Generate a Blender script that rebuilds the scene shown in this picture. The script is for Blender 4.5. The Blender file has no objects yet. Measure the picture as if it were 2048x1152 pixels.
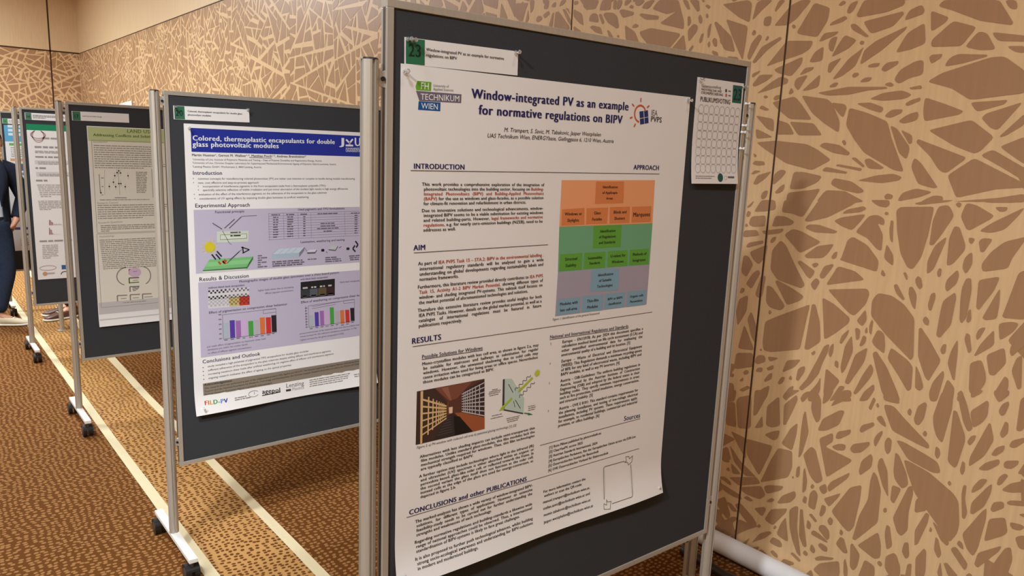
import bpy, bmesh, math, random
import numpy as np
from mathutils import Vector, Matrix

random.seed(7)
S = bpy.context.scene
C = S.collection

# ------------------------------------------------------------------ camera
F_PX = 1489.96
CAM = np.array([-0.812, -1.3585, 1.727])
YAW, PITCH, ROLL = -0.6936, 0.1828, 0.0405
_f = np.array([-math.sin(YAW) * math.cos(PITCH), math.cos(YAW) * math.cos(PITCH), -math.sin(PITCH)])
_r = np.array([math.cos(YAW), math.sin(YAW), 0.0])
_u = np.cross(_r, _f)
_c, _s = math.cos(ROLL), math.sin(ROLL)
R3 = np.array([_c * _r + _s * _u, -_s * _r + _c * _u, _f])
cd = bpy.data.cameras.new('camera')
cam = bpy.data.objects.new('camera', cd)
C.objects.link(cam)
cd.sensor_width = 36.0
cd.lens = F_PX * 36.0 / 2048.0
cd.clip_start = 0.05
cd.clip_end = 100
cam.matrix_world = Matrix(((R3[0][0], R3[1][0], -R3[2][0], CAM[0]),
                           (R3[0][1], R3[1][1], -R3[2][1], CAM[1]),
                           (R3[0][2], R3[1][2], -R3[2][2], CAM[2]),
                           (0, 0, 0, 1)))
S.camera = cam

# ------------------------------------------------------------------ view, world, lamps
S.view_settings.view_transform = 'Standard'
S.view_settings.look = 'None'
S.view_settings.gamma = 1.0
S.view_settings.use_curve_mapping = False
S.view_settings.exposure = 0.12
S.cycles.use_denoising = True
S.cycles.max_bounces = 6
S.cycles.diffuse_bounces = 4
S.cycles.glossy_bounces = 3
W = bpy.data.worlds.new('world')
S.world = W
W.use_nodes = True
W.node_tree.nodes['Background'].inputs[0].default_value = (1.0, 0.86, 0.68, 1)
W.node_tree.nodes['Background'].inputs[1].default_value = 0.25

CEIL = 4.6
WARM = (0.90, 1.0, 1.06)
def lamp(x, y, power, size=0.5, z=CEIL - 0.06, col=WARM, aim=None, spread=160):
    d = bpy.data.lights.new('ceiling_lamp', 'AREA')
    d.shape = 'DISK'
    d.size = size
    d.energy = power
    d.color = col
    d.spread = math.radians(spread)
    o = bpy.data.objects.new('ceiling_lamp', d)
    C.objects.link(o)
    o.location = (x, y, z)
    if aim:
        o.rotation_euler = (Vector(aim) - Vector((x, y, z))).to_track_quat('-Z', 'Y').to_euler()
    return o
LAMPS = [(-1.9, -1.7, 54, .35, None, 160), (-4.4, -1.6, 365, .4, None, 160), (0.6, -1.6, 8, .5, None, 120),  # first follows the board's wall shadow; second is fill added to brighten the wall
         (-1.8, -0.5, 12, .4, (.1, 1.7, .85), 44), (-1.8, 1.3, 2.5, .4, (.1, 3.5, .9), 46), (-1.7, 3.1, 13, .4, (.35, 5.3, .9), 75), (-1.7, 4.9, 14, .4, (.35, 7.1, .9), 75),  # aimed spots added to brighten each poster, no such fixtures known
         (-1.0, 4.6, 85, .6, None, 160), (-1.0, 7.4, 160, .6, None, 160), (-1.2, 10.2, 140, .6, None, 170), (-1.4, 12.0, 180, .6, None, 170)]  # unseen wide lamps, added down the hall to brighten the far panelling
for x, y, e, sz, aim, sp in LAMPS:
    lamp(x, y, e, sz, aim=aim, spread=sp)

# ------------------------------------------------------------------ measuring helpers
WALL_X, SEAM_Z, FAR_Y = 1.9459, 3.1206, 14.37
YAW23 = -0.0274
def ray(u, v):
    return R3.T @ np.array([(u - 1024) / F_PX, -(v - 576) / F_PX, 1.0])
def hit(u, v, n, d):
    r = ray(u, v)
    n = np.array(n, float)
    return CAM + (d - n @ CAM) / (n @ r) * r
def on_wall(u, v):
    P = hit(u, v, (1, 0, 0), WALL_X)
    return P[1], P[2]
def on_y(u, v, y):
    P = hit(u, v, (0, 1, 0), y)
    return P[0], P[2]
def on_23(u, v):
    P = hit(u, v, (-math.sin(YAW23), math.cos(YAW23), 0), 0)
    return P[0] * math.cos(YAW23) + P[1] * math.sin(YAW23), P[2]
def project(P):
    c = R3 @ (np.array(P) - CAM)
    return 1024 + F_PX * c[0] / c[2], 576 - F_PX * c[1] / c[2], c[2]
def tile(ox, oy, s):
    return lambda p: (ox + p[0] / s, oy + p[1] / s)

# ------------------------------------------------------------------ materials
def lin(c):
    c = c / 255.0
    return c / 12.92 if c <= 0.04045 else ((c + 0.055) / 1.055) ** 2.4
def rgb(r, g, b):
    return (lin(r), lin(g), lin(b), 1.0)
MATS = {}
def mat(name, col, rough=0.6, metal=0.0, spec=0.4, noise=0.0, nscale=40.0, stretch=(1, 1, 1), bump=0.0, alpha=1.0, trans=0.0):
    if name in MATS:
        return MATS[name]
    m = bpy.data.materials.new(name)
    m.use_nodes = True
    nt = m.node_tree
    b = nt.nodes['Principled BSDF']
    b.inputs['Base Color'].default_value = col
    b.inputs['Roughness'].default_value = rough
    b.inputs['Metallic'].default_value = metal
    b.inputs['Specular IOR Level'].default_value = spec
    if trans:
        b.inputs['Transmission Weight'].default_value = trans
    if noise or bump:
        tc = nt.nodes.new('ShaderNodeTexCoord')
        mp = nt.nodes.new('ShaderNodeMapping')
        mp.inputs['Scale'].default_value = stretch
        nt.links.new(tc.outputs['Object'], mp.inputs[0])
        n = nt.nodes.new('ShaderNodeTexNoise')
        n.inputs['Scale'].default_value = nscale
        n.inputs['Detail'].default_value = 4
        nt.links.new(mp.outputs[0], n.inputs['Vector'])
        if noise:
            mr = nt.nodes.new('ShaderNodeMapRange')
            mr.inputs[1].default_value = 0.25
            mr.inputs[2].default_value = 0.75
            mr.inputs[3].default_value = 1 - noise
            mr.inputs[4].default_value = 1 + noise
            nt.links.new(n.outputs[0], mr.inputs[0])
            mx = nt.nodes.new('ShaderNodeMix')
            mx.data_type = 'RGBA'
            mx.blend_type = 'MULTIPLY'
            mx.inputs[0].default_value = 1.0
            mx.inputs[6].default_value = col
            nt.links.new(mr.outputs[0], mx.inputs[7])
            nt.links.new(mx.outputs[2], b.inputs['Base Color'])
        if bump:
            bp = nt.nodes.new('ShaderNodeBump')
            bp.inputs['Strength'].default_value = bump
            bp.inputs['Distance'].default_value = 0.002
            nt.links.new(n.outputs[0], bp.inputs['Height'])
            nt.links.new(bp.outputs[0], b.inputs['Normal'])
    MATS[name] = m
    return m
def ink(r, g, b):
    return mat('ink_%02x%02x%02x' % (r, g, b), rgb(r, g, b), 0.55, spec=0.3)

M_FELT = mat('felt', rgb(60, 61, 64), 0.95, spec=0.1, noise=0.12, nscale=350, bump=0.15)
M_ALU = mat('aluminium', rgb(192, 186, 176), 0.40, metal=0.5, noise=0.05, nscale=30, stretch=(6, 6, .3))
M_ALU2 = mat('aluminium_groove', rgb(92, 84, 76), 0.5, metal=0.6)
M_FOOT = mat('foot_paint', rgb(228, 226, 220), 0.4, spec=0.5, noise=0.03)
M_BLACK = mat('black_plastic', rgb(26, 25, 25), 0.42, spec=0.5, noise=0.05)
M_PAPER = mat('paper', rgb(232, 228, 226), 0.55, spec=0.3, noise=0.015, nscale=6)
M_VENEER = mat('veneer_light', rgb(226, 190, 144), 0.36, spec=.6, noise=0.07, nscale=5, stretch=(14, 14, .7))
M_CELL = mat('veneer_dark', rgb(172, 132, 96), 0.37, spec=.6, noise=0.06, nscale=5, stretch=(14, 14, .7))
M_VENEER2 = mat('veneer_plain', rgb(222, 194, 154), 0.45, spec=.5, noise=0.07, nscale=5, stretch=(14, 14, .7))
M_JOINT = mat('joint', rgb(70, 45, 25), 0.7)

# ------------------------------------------------------------------ mesh helpers
class MB:
    """collects vertices and faces (with a material slot each)"""
    def __init__(s):
        s.v, s.f, s.m, s.mats, s.sm = [], [], [], [], []
    def slot(s, m):
        if m not in s.mats:
            s.mats.append(m)
        return s.mats.index(m)
    def add(s, vs, fs, m, smooth=False):
        o = len(s.v)
        k = s.slot(m)
        s.v.extend([tuple(map(float, q)) for q in vs])
        for f in fs:
            s.f.append([o + i for i in f])
            s.m.append(k)
            s.sm.append(smooth)
    def box(s, x0, x1, y0, y1, z0, z1, m):
        vs = [(x, y, z) for z in (z0, z1) for y in (y0, y1) for x in (x0, x1)]
        s.add(vs, [(0, 2, 3, 1), (4, 5, 7, 6), (0, 1, 5, 4), (2, 6, 7, 3), (0, 4, 6, 2), (1, 3, 7, 5)], m)
    def bevel_box(s, x0, x1, y0, y1, z0, z1, b, m):
        bm = bmesh.new()
        bmesh.ops.create_cube(bm, size=1.0)
        for v in bm.verts:
            v.co = Vector(((x0 + x1) / 2 + v.co.x * (x1 - x0), (y0 + y1) / 2 + v.co.y * (y1 - y0), (z0 + z1) / 2 + v.co.z * (z1 - z0)))
        bmesh.ops.bevel(bm, geom=bm.edges[:], offset=b, segments=2, affect='EDGES', profile=0.5)
        s.bm(bm, m)
    def bm(s, bm, m, smooth=False):
        bm.verts.index_update()
        s.add([v.co for v in bm.verts], [[v.index for v in f.verts] for f in bm.faces], m, smooth)
        bm.free()
    def prism(s, prof, a, b, m, axis='z', smooth=False, caps=True):
        """extrude a closed 2-D profile from a to b along an axis"""
        n = len(prof)
        def P(q, t):
            return {'z': (q[0], q[1], t), 'y': (q[0], t, q[1]), 'x': (t, q[0], q[1])}[axis]
        vs = [P(q, a) for q in prof] + [P(q, b) for q in prof]
        fs = [(i, (i + 1) % n, n + (i + 1) % n, n + i) for i in range(n)]
        s.add(vs, fs, m, smooth)
        if caps:
            s.add(vs, [list(range(n))[::-1], list(range(n, 2 * n))], m)
    def tube(s, pts, r, m, n=12, caps=True, smooth=True):
        pts = [Vector(p) for p in pts]
        rs = r if isinstance(r, (list, tuple)) else [r] * len(pts)
        rings = []
        ref = None
        for i, p in enumerate(pts):
            d = (pts[min(i + 1, len(pts) - 1)] - pts[max(i - 1, 0)]).normalized()
            if ref is None:
                ref = d.orthogonal().normalized()
            ref = (ref - d * ref.dot(d)).normalized()
            q = d.cross(ref)
            rings.append([p + (ref * math.cos(2 * math.pi * k / n) + q * math.sin(2 * math.pi * k / n)) * rs[i] for k in range(n)])
        vs = [v for g in rings for v in g]
        fs = []
        for i in range(len(pts) - 1):
            for k in range(n):
                fs.append((i * n + k, i * n + (k + 1) % n, (i + 1) * n + (k + 1) % n, (i + 1) * n + k))
        s.add(vs, fs, m, smooth)
        if caps:
            s.add(vs, [list(range(n))[::-1], [(len(pts) - 1) * n + k for k in range(n)]], m)
    def ball(s, c, r, m, seg=16, rings=10):
        bm = bmesh.new()
        bmesh.ops.create_uvsphere(bm, u_segments=seg, v_segments=rings, radius=1.0)
        r = r if isinstance(r, (list, tuple)) else (r, r, r)
        for v in bm.verts:
            v.co = Vector((c[0] + v.co.x * r[0], c[1] + v.co.y * r[1], c[2] + v.co.z * r[2]))
        s.bm(bm, m, True)
    def build(s, name, parent=None, loc=None, rz=0.0):
        me = bpy.data.meshes.new(name)
        me.from_pydata(s.v, [], s.f)
        for m in s.mats:
            me.materials.append(m)
        me.polygons.foreach_set('material_index', s.m)
        me.polygons.foreach_set('use_smooth', s.sm)
        me.update()
        o = bpy.data.objects.new(name, me)
        C.objects.link(o)
        if parent:
            o.parent = parent
        if loc:
            o.location = loc
        o.rotation_euler = (0, 0, rz)
        return o
def tag(o, label=None, cat=None, group=None, kind=None):
    if label: o['label'] = label
    if cat: o['category'] = cat
    if group: o['group'] = group
    if kind: o['kind'] = kind
    return o
def empty(name, loc, rz=0.0):
    o = bpy.data.objects.new(name, None)
    o.empty_display_size = 0.1
    C.objects.link(o)
    o.location = loc
    o.rotation_euler = (0, 0, rz)
    return o
def copy_tree(o, parent=None):
    c = o.copy()
    C.objects.link(c)
    if parent:
        c.parent = parent
    for ch in [k for k in C.objects if k.parent == o]:
        copy_tree(ch, c)
    return c


# ------------------------------------------------------------------ room shell
BACK_Y, LEFT_X = -5.0, -7.5
# floor: woven carpet, small pale dashes on dark brown; between the two bands dark dashes on tan
def carpet_material():
    m = bpy.data.materials.new('carpet')
    m.use_nodes = True
    nt = m.node_tree
    N, L = nt.nodes.new, nt.links.new
    b = nt.nodes['Principled BSDF']
    b.inputs['Roughness'].default_value = 0.95
    b.inputs['Specular IOR Level'].default_value = 0.1
    tc = N('ShaderNodeTexCoord')
    wob = N('ShaderNodeTexNoise'); wob.inputs['Scale'].default_value = 3.2; wob.inputs['Detail'].default_value = 1.5
    L(tc.outputs['Object'], wob.inputs['Vector'])
    off = N('ShaderNodeVectorMath'); off.operation = 'MULTIPLY_ADD'
    off.inputs[1].default_value = (0.075, 0.075, 0); L(wob.outputs['Color'], off.inputs[0]); L(tc.outputs['Object'], off.inputs[2])
    mp = N('ShaderNodeMapping'); mp.inputs['Scale'].default_value = (37, 45, 0); L(off.outputs[0], mp.inputs[0])
    vo = N('ShaderNodeTexVoronoi'); vo.voronoi_dimensions = '2D'; vo.inputs['Scale'].default_value = 1.0
    vo.inputs['Randomness'].default_value = 0.5; L(mp.outputs[0], vo.inputs['Vector'])
    dot = N('ShaderNodeMapRange'); dot.interpolation_type = 'SMOOTHSTEP'
    dot.inputs[1].default_value = 0.26; dot.inputs[2].default_value = 0.36; dot.inputs[3].default_value = 1; dot.inputs[4].default_value = 0
    L(vo.outputs['Distance'], dot.inputs[0])
    sep = N('ShaderNodeSeparateXYZ'); L(tc.outputs['Object'], sep.inputs[0])
    g = N('ShaderNodeMath'); g.operation = 'GREATER_THAN'; g.inputs[1].default_value = 0.03; L(sep.outputs[0], g.inputs[0])
    l = N('ShaderNodeMath'); l.operation = 'LESS_THAN'; l.inputs[1].default_value = 0.39; L(sep.outputs[0], l.inputs[0])
    band = N('ShaderNodeMath'); band.operation = 'MULTIPLY'; L(g.outputs[0], band.inputs[0]); L(l.outputs[0], band.inputs[1])
    def mix(f, a, c):
        x = N('ShaderNodeMix'); x.data_type = 'RGBA'
        if isinstance(f, float): x.inputs[0].default_value = f
        else: L(f, x.inputs[0])
        for k, q in ((6, a), (7, c)):
            if isinstance(q, tuple): x.inputs[k].default_value = q
            else: L(q, x.inputs[k])
        return x.outputs[2]
    base1 = mix(dot.outputs[0], rgb(97, 57, 22), rgb(152, 108, 64))
    base2 = mix(dot.outputs[0], rgb(180, 135, 82), rgb(98, 57, 22))
    col = mix(band.outputs[0], base1, base2)
    fine = N('ShaderNodeTexNoise'); fine.inputs['Scale'].default_value = 420; fine.inputs['Detail'].default_value = 2
    L(tc.outputs['Object'], fine.inputs['Vector'])
    mr = N('ShaderNodeMapRange'); mr.inputs[1].default_value = .25; mr.inputs[2].default_value = .75; mr.inputs[3].default_value = .8; mr.inputs[4].default_value = 1.2
    L(fine.outputs[0], mr.inputs[0])
    mul = N('ShaderNodeMix'); mul.data_type = 'RGBA'; mul.blend_type = 'MULTIPLY'; mul.inputs[0].default_value = 1
    L(col, mul.inputs[6]); L(mr.outputs[0], mul.inputs[7])
    L(mul.outputs[2], b.inputs['Base Color'])
    bp = N('ShaderNodeBump'); bp.inputs['Strength'].default_value = .35; bp.inputs['Distance'].default_value = .003
    L(fine.outputs[0], bp.inputs['Height']); L(bp.outputs[0], b.inputs['Normal'])
    return m
M_CARPET = carpet_material()
M_BAND = mat('carpet_band', rgb(214, 198, 162), 0.9, spec=.1, noise=.05, nscale=160, bump=.2)
b = MB(); b.box(LEFT_X - .2, WALL_X + .2, BACK_Y - .2, FAR_Y + .2, -.1, 0, M_CARPET)
tag(b.build('floor'), kind='structure')
# the two pale stripes woven along the carpet
for nm, pts in (('trim_1', [(-2.5, .012, .066), (1.5, .014, .065), (2.4, .011, .060), (3.2, .006, .052), (5.3, .002, .050), (14.3, -.01, .045)]),
                ('trim_2', [(-2.5, .372, .422), (1.5, .372, .419), (2.6, .364, .413), (3.9, .353, .402), (5.0, .358, .414), (14.3, .36, .412)])):
    b = MB()
    vs, fs = [], []
    for y, x0, x1 in pts:
        vs += [(x0, y, .0012), (x1, y, .0012)]
    for i in range(len(pts) - 1):
        fs.append((2 * i, 2 * i + 1, 2 * i + 3, 2 * i + 2))
    b.add(vs, fs, M_BAND)
    tag(b.build(nm), kind='structure')

M_CEIL = mat('ceiling_paint', rgb(226, 214, 196), .9, spec=.2)
M_PLAIN = mat('hall_wall', rgb(206, 180, 142), .7, spec=.3, noise=.04, nscale=3)
b = MB(); b.box(LEFT_X - .2, WALL_X + .2, BACK_Y - .2, FAR_Y + .2, CEIL, CEIL + .1, M_CEIL)
tag(b.build('ceiling'), kind='structure')
b = MB(); b.box(LEFT_X - .2, LEFT_X, BACK_Y, FAR_Y, 0, CEIL, M_PLAIN)
tag(b.build('wall_left'), kind='structure')
b = MB(); b.box(LEFT_X, WALL_X, BACK_Y - .2, BACK_Y, 0, CEIL, M_PLAIN)
tag(b.build('wall_back'), kind='structure')

# ---- the cut-out branch pattern of the panelling: dark cells left between pale strips
TA, TB, TC = tile(1440, 0, 2.88), tile(1440, 400, 2.88), tile(1400, 780, 3.097)
CELLS_A = """15 25 165 0 185 20 170 130 110 100;
35 110 160 150 150 230 130 350 70 210;
0 140 40 190 85 300 0 250;
185 120 210 20 235 0 305 0 240 60;
250 150 255 100 300 90 290 150;
315 60 340 0 380 0 320 70;
310 150 360 90 410 30 470 0 530 0 440 110 390 145;
180 200 195 170 210 180 200 205;
260 230 275 205 285 215 270 235;
155 330 180 250 225 195 245 210 170 350;
185 360 240 270 350 210 355 225 270 290 200 365;
440 190 545 15 635 45 620 120 560 215 470 200;
412 150 425 138 440 153 425 168;
265 385 385 235 540 235 520 280 475 310 330 360;
310 400 480 325 470 370 410 440 330 420;
185 425 235 405 225 420 185 450;
185 490 230 430 310 430 270 465 200 500;
210 540 300 470 350 440 395 455 390 480 280 520;
460 430 490 390 545 385 530 405 470 430;
425 490 440 450 510 430 480 475 450 525;
470 525 520 480 580 425 570 500 510 520;
515 355 545 300 600 265 590 350 530 360;
570 240 600 190 690 180 660 205 590 235;
625 250 640 220 680 205 650 300 630 290;
640 330 680 260 720 200 790 230 740 280 700 300;
620 415 625 365 705 330 670 370 635 420;
645 460 740 340 830 270 820 290 780 380 700 440;
630 150 640 130 720 90 738 105 700 130;
680 30 710 0 730 15 700 35;
730 70 750 20 800 0 770 60 745 80;
785 90 830 0 1070 0 1060 30 960 70 800 100;
825 125 1055 65 1060 80 1000 150 870 195;
750 140 780 135 860 210 840 215 760 170;
803 245 815 232 834 240 825 258 808 257;
805 375 830 290 900 235 1080 150 1070 170 930 290;
850 380 880 365 925 362 910 385 860 388;
925 400 960 360 1030 350 1025 370 950 415;
758 440 770 420 797 418 802 432 775 450;
800 475 835 445 880 445 860 470;
630 495 660 475 685 475 670 500 635 505;
560 535 740 500 960 500 965 510 850 520 740 545 620 550;
950 485 980 470 1005 490 985 500 955 492;
860 570 940 535 1050 520 1110 545 1060 570 940 580;
1000 460 1040 400 1130 350 1175 345 1170 430 1090 450 1030 485;
1090 505 1160 490 1165 510 1100 515;
1010 305 1080 190 1180 130 1185 250 1100 285;
1060 120 1090 60 1165 25 1180 60 1170 80;
1255 35 1290 0 1610 0 1690 130 1680 145 1500 120 1340 60;
1215 60 1320 100 1300 130 1215 185;
1220 230 1345 120 1480 155 1390 265 1215 270;
1410 270 1490 180 1540 190 1590 285 1500 290;
1565 185 1760 205 1760 240 1600 235;
1650 265 1760 265 1760 305 1700 300;
1640 0 1710 0 1715 55 1670 50;
1205 330 1220 315 1285 310 1270 335 1215 370;
1290 385 1320 335 1370 310 1540 315 1540 325 1400 365;
1195 470 1280 420 1560 330 1640 325 1760 410 1760 535 1440 575 1340 510;
1440 590 1660 575 1640 600 1480 645;
1505 680 1530 655 1735 590 1735 600 1600 750 1560 740;
1605 790 1760 650 1760 715 1640 785;
1610 845 1760 785 1760 950 1700 910;
1175 700 1170 640 1180 560 1300 600 1405 640 1380 660;
1200 750 1450 690 1580 790 1500 870 1465 885 1350 840;
1130 820 1140 800 1415 905 1410 920 1300 1000 1260 980 1210 900;
1500 895 1570 860 1760 970 1760 1050 1650 980;
1310 1010 1465 910 1760 1060 1760 1080 1590 1090 1360 1140;
1100 960 1120 905 1160 940 1255 1080 1230 1085 1140 1060;
980 720 1020 740 1095 850 1075 920 1030 880;
1040 745 1110 780 1105 825 1090 830;
785 595 870 590 945 620 930 650 860 630;
945 670 990 630 1055 630 1045 650 980 680;
1065 600 1090 580 1155 560 1155 580 1080 612;
1025 700 1080 660 1145 640 1140 690 1060 712;
725 720 745 620 850 650 965 700 990 800 1060 990 1000 980 830 880 770 800;
470 550 620 570 650 600 690 700 685 765 600 710 530 650;
640 590 720 600 730 620 710 680 680 650;
300 590 430 555 470 600 530 690 400 685 330 625;
400 700 540 710 590 780 450 780;
330 690 395 710 430 775 325 775;
205 665 310 685 310 760 270 740;
205 740 250 760 305 790 210 800;
210 820 320 810 500 830 560 860 640 920 530 980 380 940 260 860;
570 840 600 820 690 835 750 880 740 895 650 880;
700 815 715 803 730 825 718 842;
755 910 780 905 835 955 825 965;
665 955 680 945 820 970 810 985;
585 985 610 960 735 990 725 1000;
830 920 860 910 945 965 930 975 850 970;
225 625 240 605 285 630 270 640;
250 560 260 548 280 555 265 568;
790 1040 900 1010 1000 1000 1050 1020 1030 1040 930 1055;
635 1060 655 1025 760 1045 835 1100 800 1115 690 1090;
400 1090 425 990 480 990 590 1015 560 1050 480 1085;
185 945 200 925 255 930 260 950 220 955;
190 880 215 895 200 910;
180 1000 200 980 240 985 190 1005;
190 1060 215 1010 300 985 260 1030 210 1065;
300 1060 315 1000 350 975 385 985 360 1020 315 1060;
315 1110 340 1080 375 1055 365 1100 330 1115;
235 1130 250 1100 280 1095 265 1140 240 1150;
380 1160 390 1110 520 1095 580 1085 535 1160 460 1210;
555 1160 610 1095 720 1100 830 1160 700 1180;
945 1130 965 1112 1000 1125 990 1148 950 1148;
1020 1160 1050 1110 1130 1085 1225 1105 1150 1135;
1150 1165 1230 1125 1285 1130 1285 1160;
1350 1160 1600 1140 1760 1115 1760 1165;
305 570 320 550 355 545 350 565 320 580;
395 540 410 500 428 530 405 545"""
CELLS_B = """195 68 240 0 320 0 322 55 260 66;
155 40 200 0 180 35 160 45;
355 70 370 0 540 0 475 100 410 75;
485 120 570 0 800 0 760 30 620 100 510 125;
700 80 730 55 830 35 845 50 810 70;
865 0 975 0 980 25 960 45 910 35;
655 120 700 100 840 80 820 110 760 175 700 150;
780 185 860 90 910 85 950 110 945 150 905 130 940 200 930 295 900 280 850 220;
975 170 985 115 1000 120 995 250 980 230;
945 78 960 65 975 78 960 90;
1015 60 1040 40 1235 38 1200 200 1160 330 1110 400 1080 390 1040 310 1020 180;
1115 20 1180 5 1350 0 1300 12 1150 28;
1205 260 1225 120 1260 35 1320 28 1350 90 1290 180 1230 260;
1355 25 1375 10 1395 22 1380 48;
1385 95 1420 15 1480 30 1580 90 1560 110 1440 175 1420 170;
1580 40 1660 40 1650 65 1610 70;
1490 0 1740 0 1700 15 1540 15;
1490 180 1570 130 1760 40 1720 90 1640 170 1560 190;
1305 380 1320 220 1350 150 1380 155 1415 260 1410 290 1340 370;
1190 430 1195 350 1240 260 1305 210 1300 240 1230 400;
1430 215 1475 222 1450 255 1435 245;
1490 240 1510 220 1575 222 1520 300 1500 300;
1505 370 1560 300 1640 240 1760 212 1760 230 1680 340 1660 395 1510 415;
1395 390 1410 330 1455 295 1455 370 1415 430;
1248 420 1263 390 1278 398 1272 440 1255 446;
1296 500 1305 460 1370 400 1378 430 1365 480 1305 530;
1055 420 1068 413 1083 440 1077 467;
1123 460 1140 435 1160 450 1168 500 1150 517 1130 490;
1000 490 1020 482 1065 570 1055 578 1015 540;
1085 540 1090 500 1110 500 1135 545 1125 635 1105 610;
1197 605 1215 540 1240 530 1243 560 1217 637 1203 635;
1165 690 1185 665 1208 695 1200 725 1180 718;
1245 780 1270 640 1285 580 1355 530 1362 560 1330 720 1265 795;
1380 690 1385 570 1395 500 1420 450 1448 450 1450 520 1420 680 1390 712;
1475 620 1490 460 1615 440 1580 520 1490 635;
1510 680 1580 560 1615 505 1610 600 1595 685 1530 692;
1625 670 1660 580 1720 420 1760 402 1760 690 1640 680;
1418 697 1430 640 1445 625 1449 690 1430 709;
1605 710 1680 700 1725 710 1690 760 1610 810;
1473 785 1490 740 1535 730 1500 790 1480 810;
1463 895 1500 830 1580 745 1580 830 1560 850 1470 900;
1407 800 1420 765 1440 775 1450 870 1430 885;
1310 940 1330 870 1370 800 1370 880 1352 1038 1340 1035;
1267 865 1285 830 1305 830 1300 880 1280 892;
1145 740 1160 735 1210 810 1270 920 1265 940 1200 1045 1180 1020 1140 900;
870 660 875 580 910 535 990 550 1060 600 1120 680 1115 900 1100 925 950 770 880 680;
690 345 700 330 735 230 765 210 850 260 915 350 905 415 830 390;
943 335 960 250 1000 320 998 382 970 360;
925 430 935 393 955 432 945 442;
610 490 680 380 780 410 835 460 720 475;
620 515 850 510 862 540 840 600 770 670 730 640;
590 560 660 600 750 680 740 710 660 770 600 805;
485 860 530 600 550 600 575 700 580 815 510 862;
245 820 260 700 330 670 520 600 500 680 460 860 290 875 250 865;
318 470 330 460 420 510 485 555 460 580 385 605;
265 590 270 490 300 500 375 610 350 635 290 620;
290 400 300 290 350 230 380 260 430 370 490 490 470 510 330 460;
370 200 420 165 470 180 580 240 560 255 460 305;
485 320 560 265 660 252 620 310 590 335 500 335;
640 330 660 300 678 297 670 335 650 342;
525 368 560 360 570 370 545 394;
445 355 465 348 550 410 520 455 500 440;
573 435 600 380 650 368 655 378 600 450 580 452;
518 485 555 445 578 470 545 525;
490 160 510 140 570 142 680 180 660 192 540 185;
300 148 320 90 380 95 430 125 410 145 310 152;
238 178 370 163 350 190 260 200;
288 242 300 215 325 210 320 230 300 250;
165 140 180 95 265 88 260 150 190 155;
150 95 160 60 180 70 167 98;
143 157 150 130 166 150;
133 215 138 175 215 172 227 205;
150 268 165 245 250 232 250 250 160 275;
170 300 275 255 260 330 220 372 190 340;
122 415 135 320 160 320 190 370 150 445;
148 483 190 420 220 400 232 420 180 513;
113 535 125 502 144 510 130 537;
203 543 240 430 264 438 240 562 215 562;
92 645 110 570 162 547 152 640 100 725;
158 685 180 640 217 750 207 835 180 785;
103 853 140 718 192 852 187 864;
278 650 285 630 300 648 285 662;
225 864 240 853 242 872;
78 965 95 880 190 880 192 960 100 973;
198 933 215 893 257 893 264 930 215 947;
273 900 337 910 320 920 285 932;
358 993 385 923 467 918 430 962;
267 967 310 948 307 975 275 982;
203 988 215 966 247 963 242 992;
253 1038 280 1003 302 993 297 1030 260 1048;
333 1053 350 1020 377 1018 362 1050 340 1063;
393 1033 410 1005 417 1037;
437 1035 450 970 492 953 487 990 450 1043;
453 1083 500 1030 560 920 600 840 632 827 625 870 590 940 570 1000 520 1060 470 1100;
623 883 635 840 657 822 652 880 635 911;
523 882 545 866 552 880 535 898;
688 823 700 780 747 742 737 775 700 830;
693 963 720 840 760 778 767 870 720 980 700 1003;
657 953 665 922 682 930 682 973;
788 693 840 628 847 690 820 727 800 712;
778 733 810 743 802 800 785 808;
858 723 875 688 884 700 872 777 860 767;
833 753 848 726 852 765 838 770;
803 838 825 778 845 788 837 825 812 843;
873 813 910 743 947 768 952 830 947 888 890 842;
718 1053 780 888 852 847 832 930 740 1063;
767 1113 820 1010 870 938 887 980 870 1020 800 1103 780 1121;
878 882 900 868 960 960 1020 1100 1040 1160 960 1160 930 1100 900 980;
963 912 985 848 1080 920 1112 960 1102 1090 1080 1103 1020 1000;
1123 1083 1128 947 1152 1000 1174 1080 1150 1101;
595 1110 610 967 692 1040 640 1113 605 1140;
508 1113 560 1058 580 1017 577 1100 540 1160 505 1160;
463 1143 480 1113 517 1098 502 1140 470 1153;
358 1133 400 1078 427 1068 417 1100 380 1158;
108 1093 160 1068 177 1080 130 1103;
133 993 150 976 167 985 162 1000 140 1008;
48 1013 60 996 82 1000 77 1023;
108 1043 135 1018 132 1045;
38 1113 45 1053 77 1053 82 1130 50 1143;
198 1143 240 1088 287 1066 272 1130 250 1160 205 1160;
628 1160 690 1068 722 1073 680 1145;
690 1160 735 1103 762 1160;
798 1160 830 1103 887 1058 892 1090 850 1155;
1203 1113 1225 1048 1287 978 1292 1010 1250 1160 1210 1160;
1268 1143 1310 1028 1352 1080 1342 1160 1275 1160;
1363 1143 1385 1093 1402 1110 1400 1160 1370 1160;
1433 1103 1440 938 1507 918 1532 1000 1532 1050 1470 1138;
1533 893 1640 848 1650 940 1580 1013 1550 1007;
1578 1113 1640 1013 1662 1030 1662 1090 1600 1153;
1678 983 1710 908 1742 893 1737 1083 1715 1093;
1668 873 1680 828 1760 797 1760 830 1680 903"""
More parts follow.
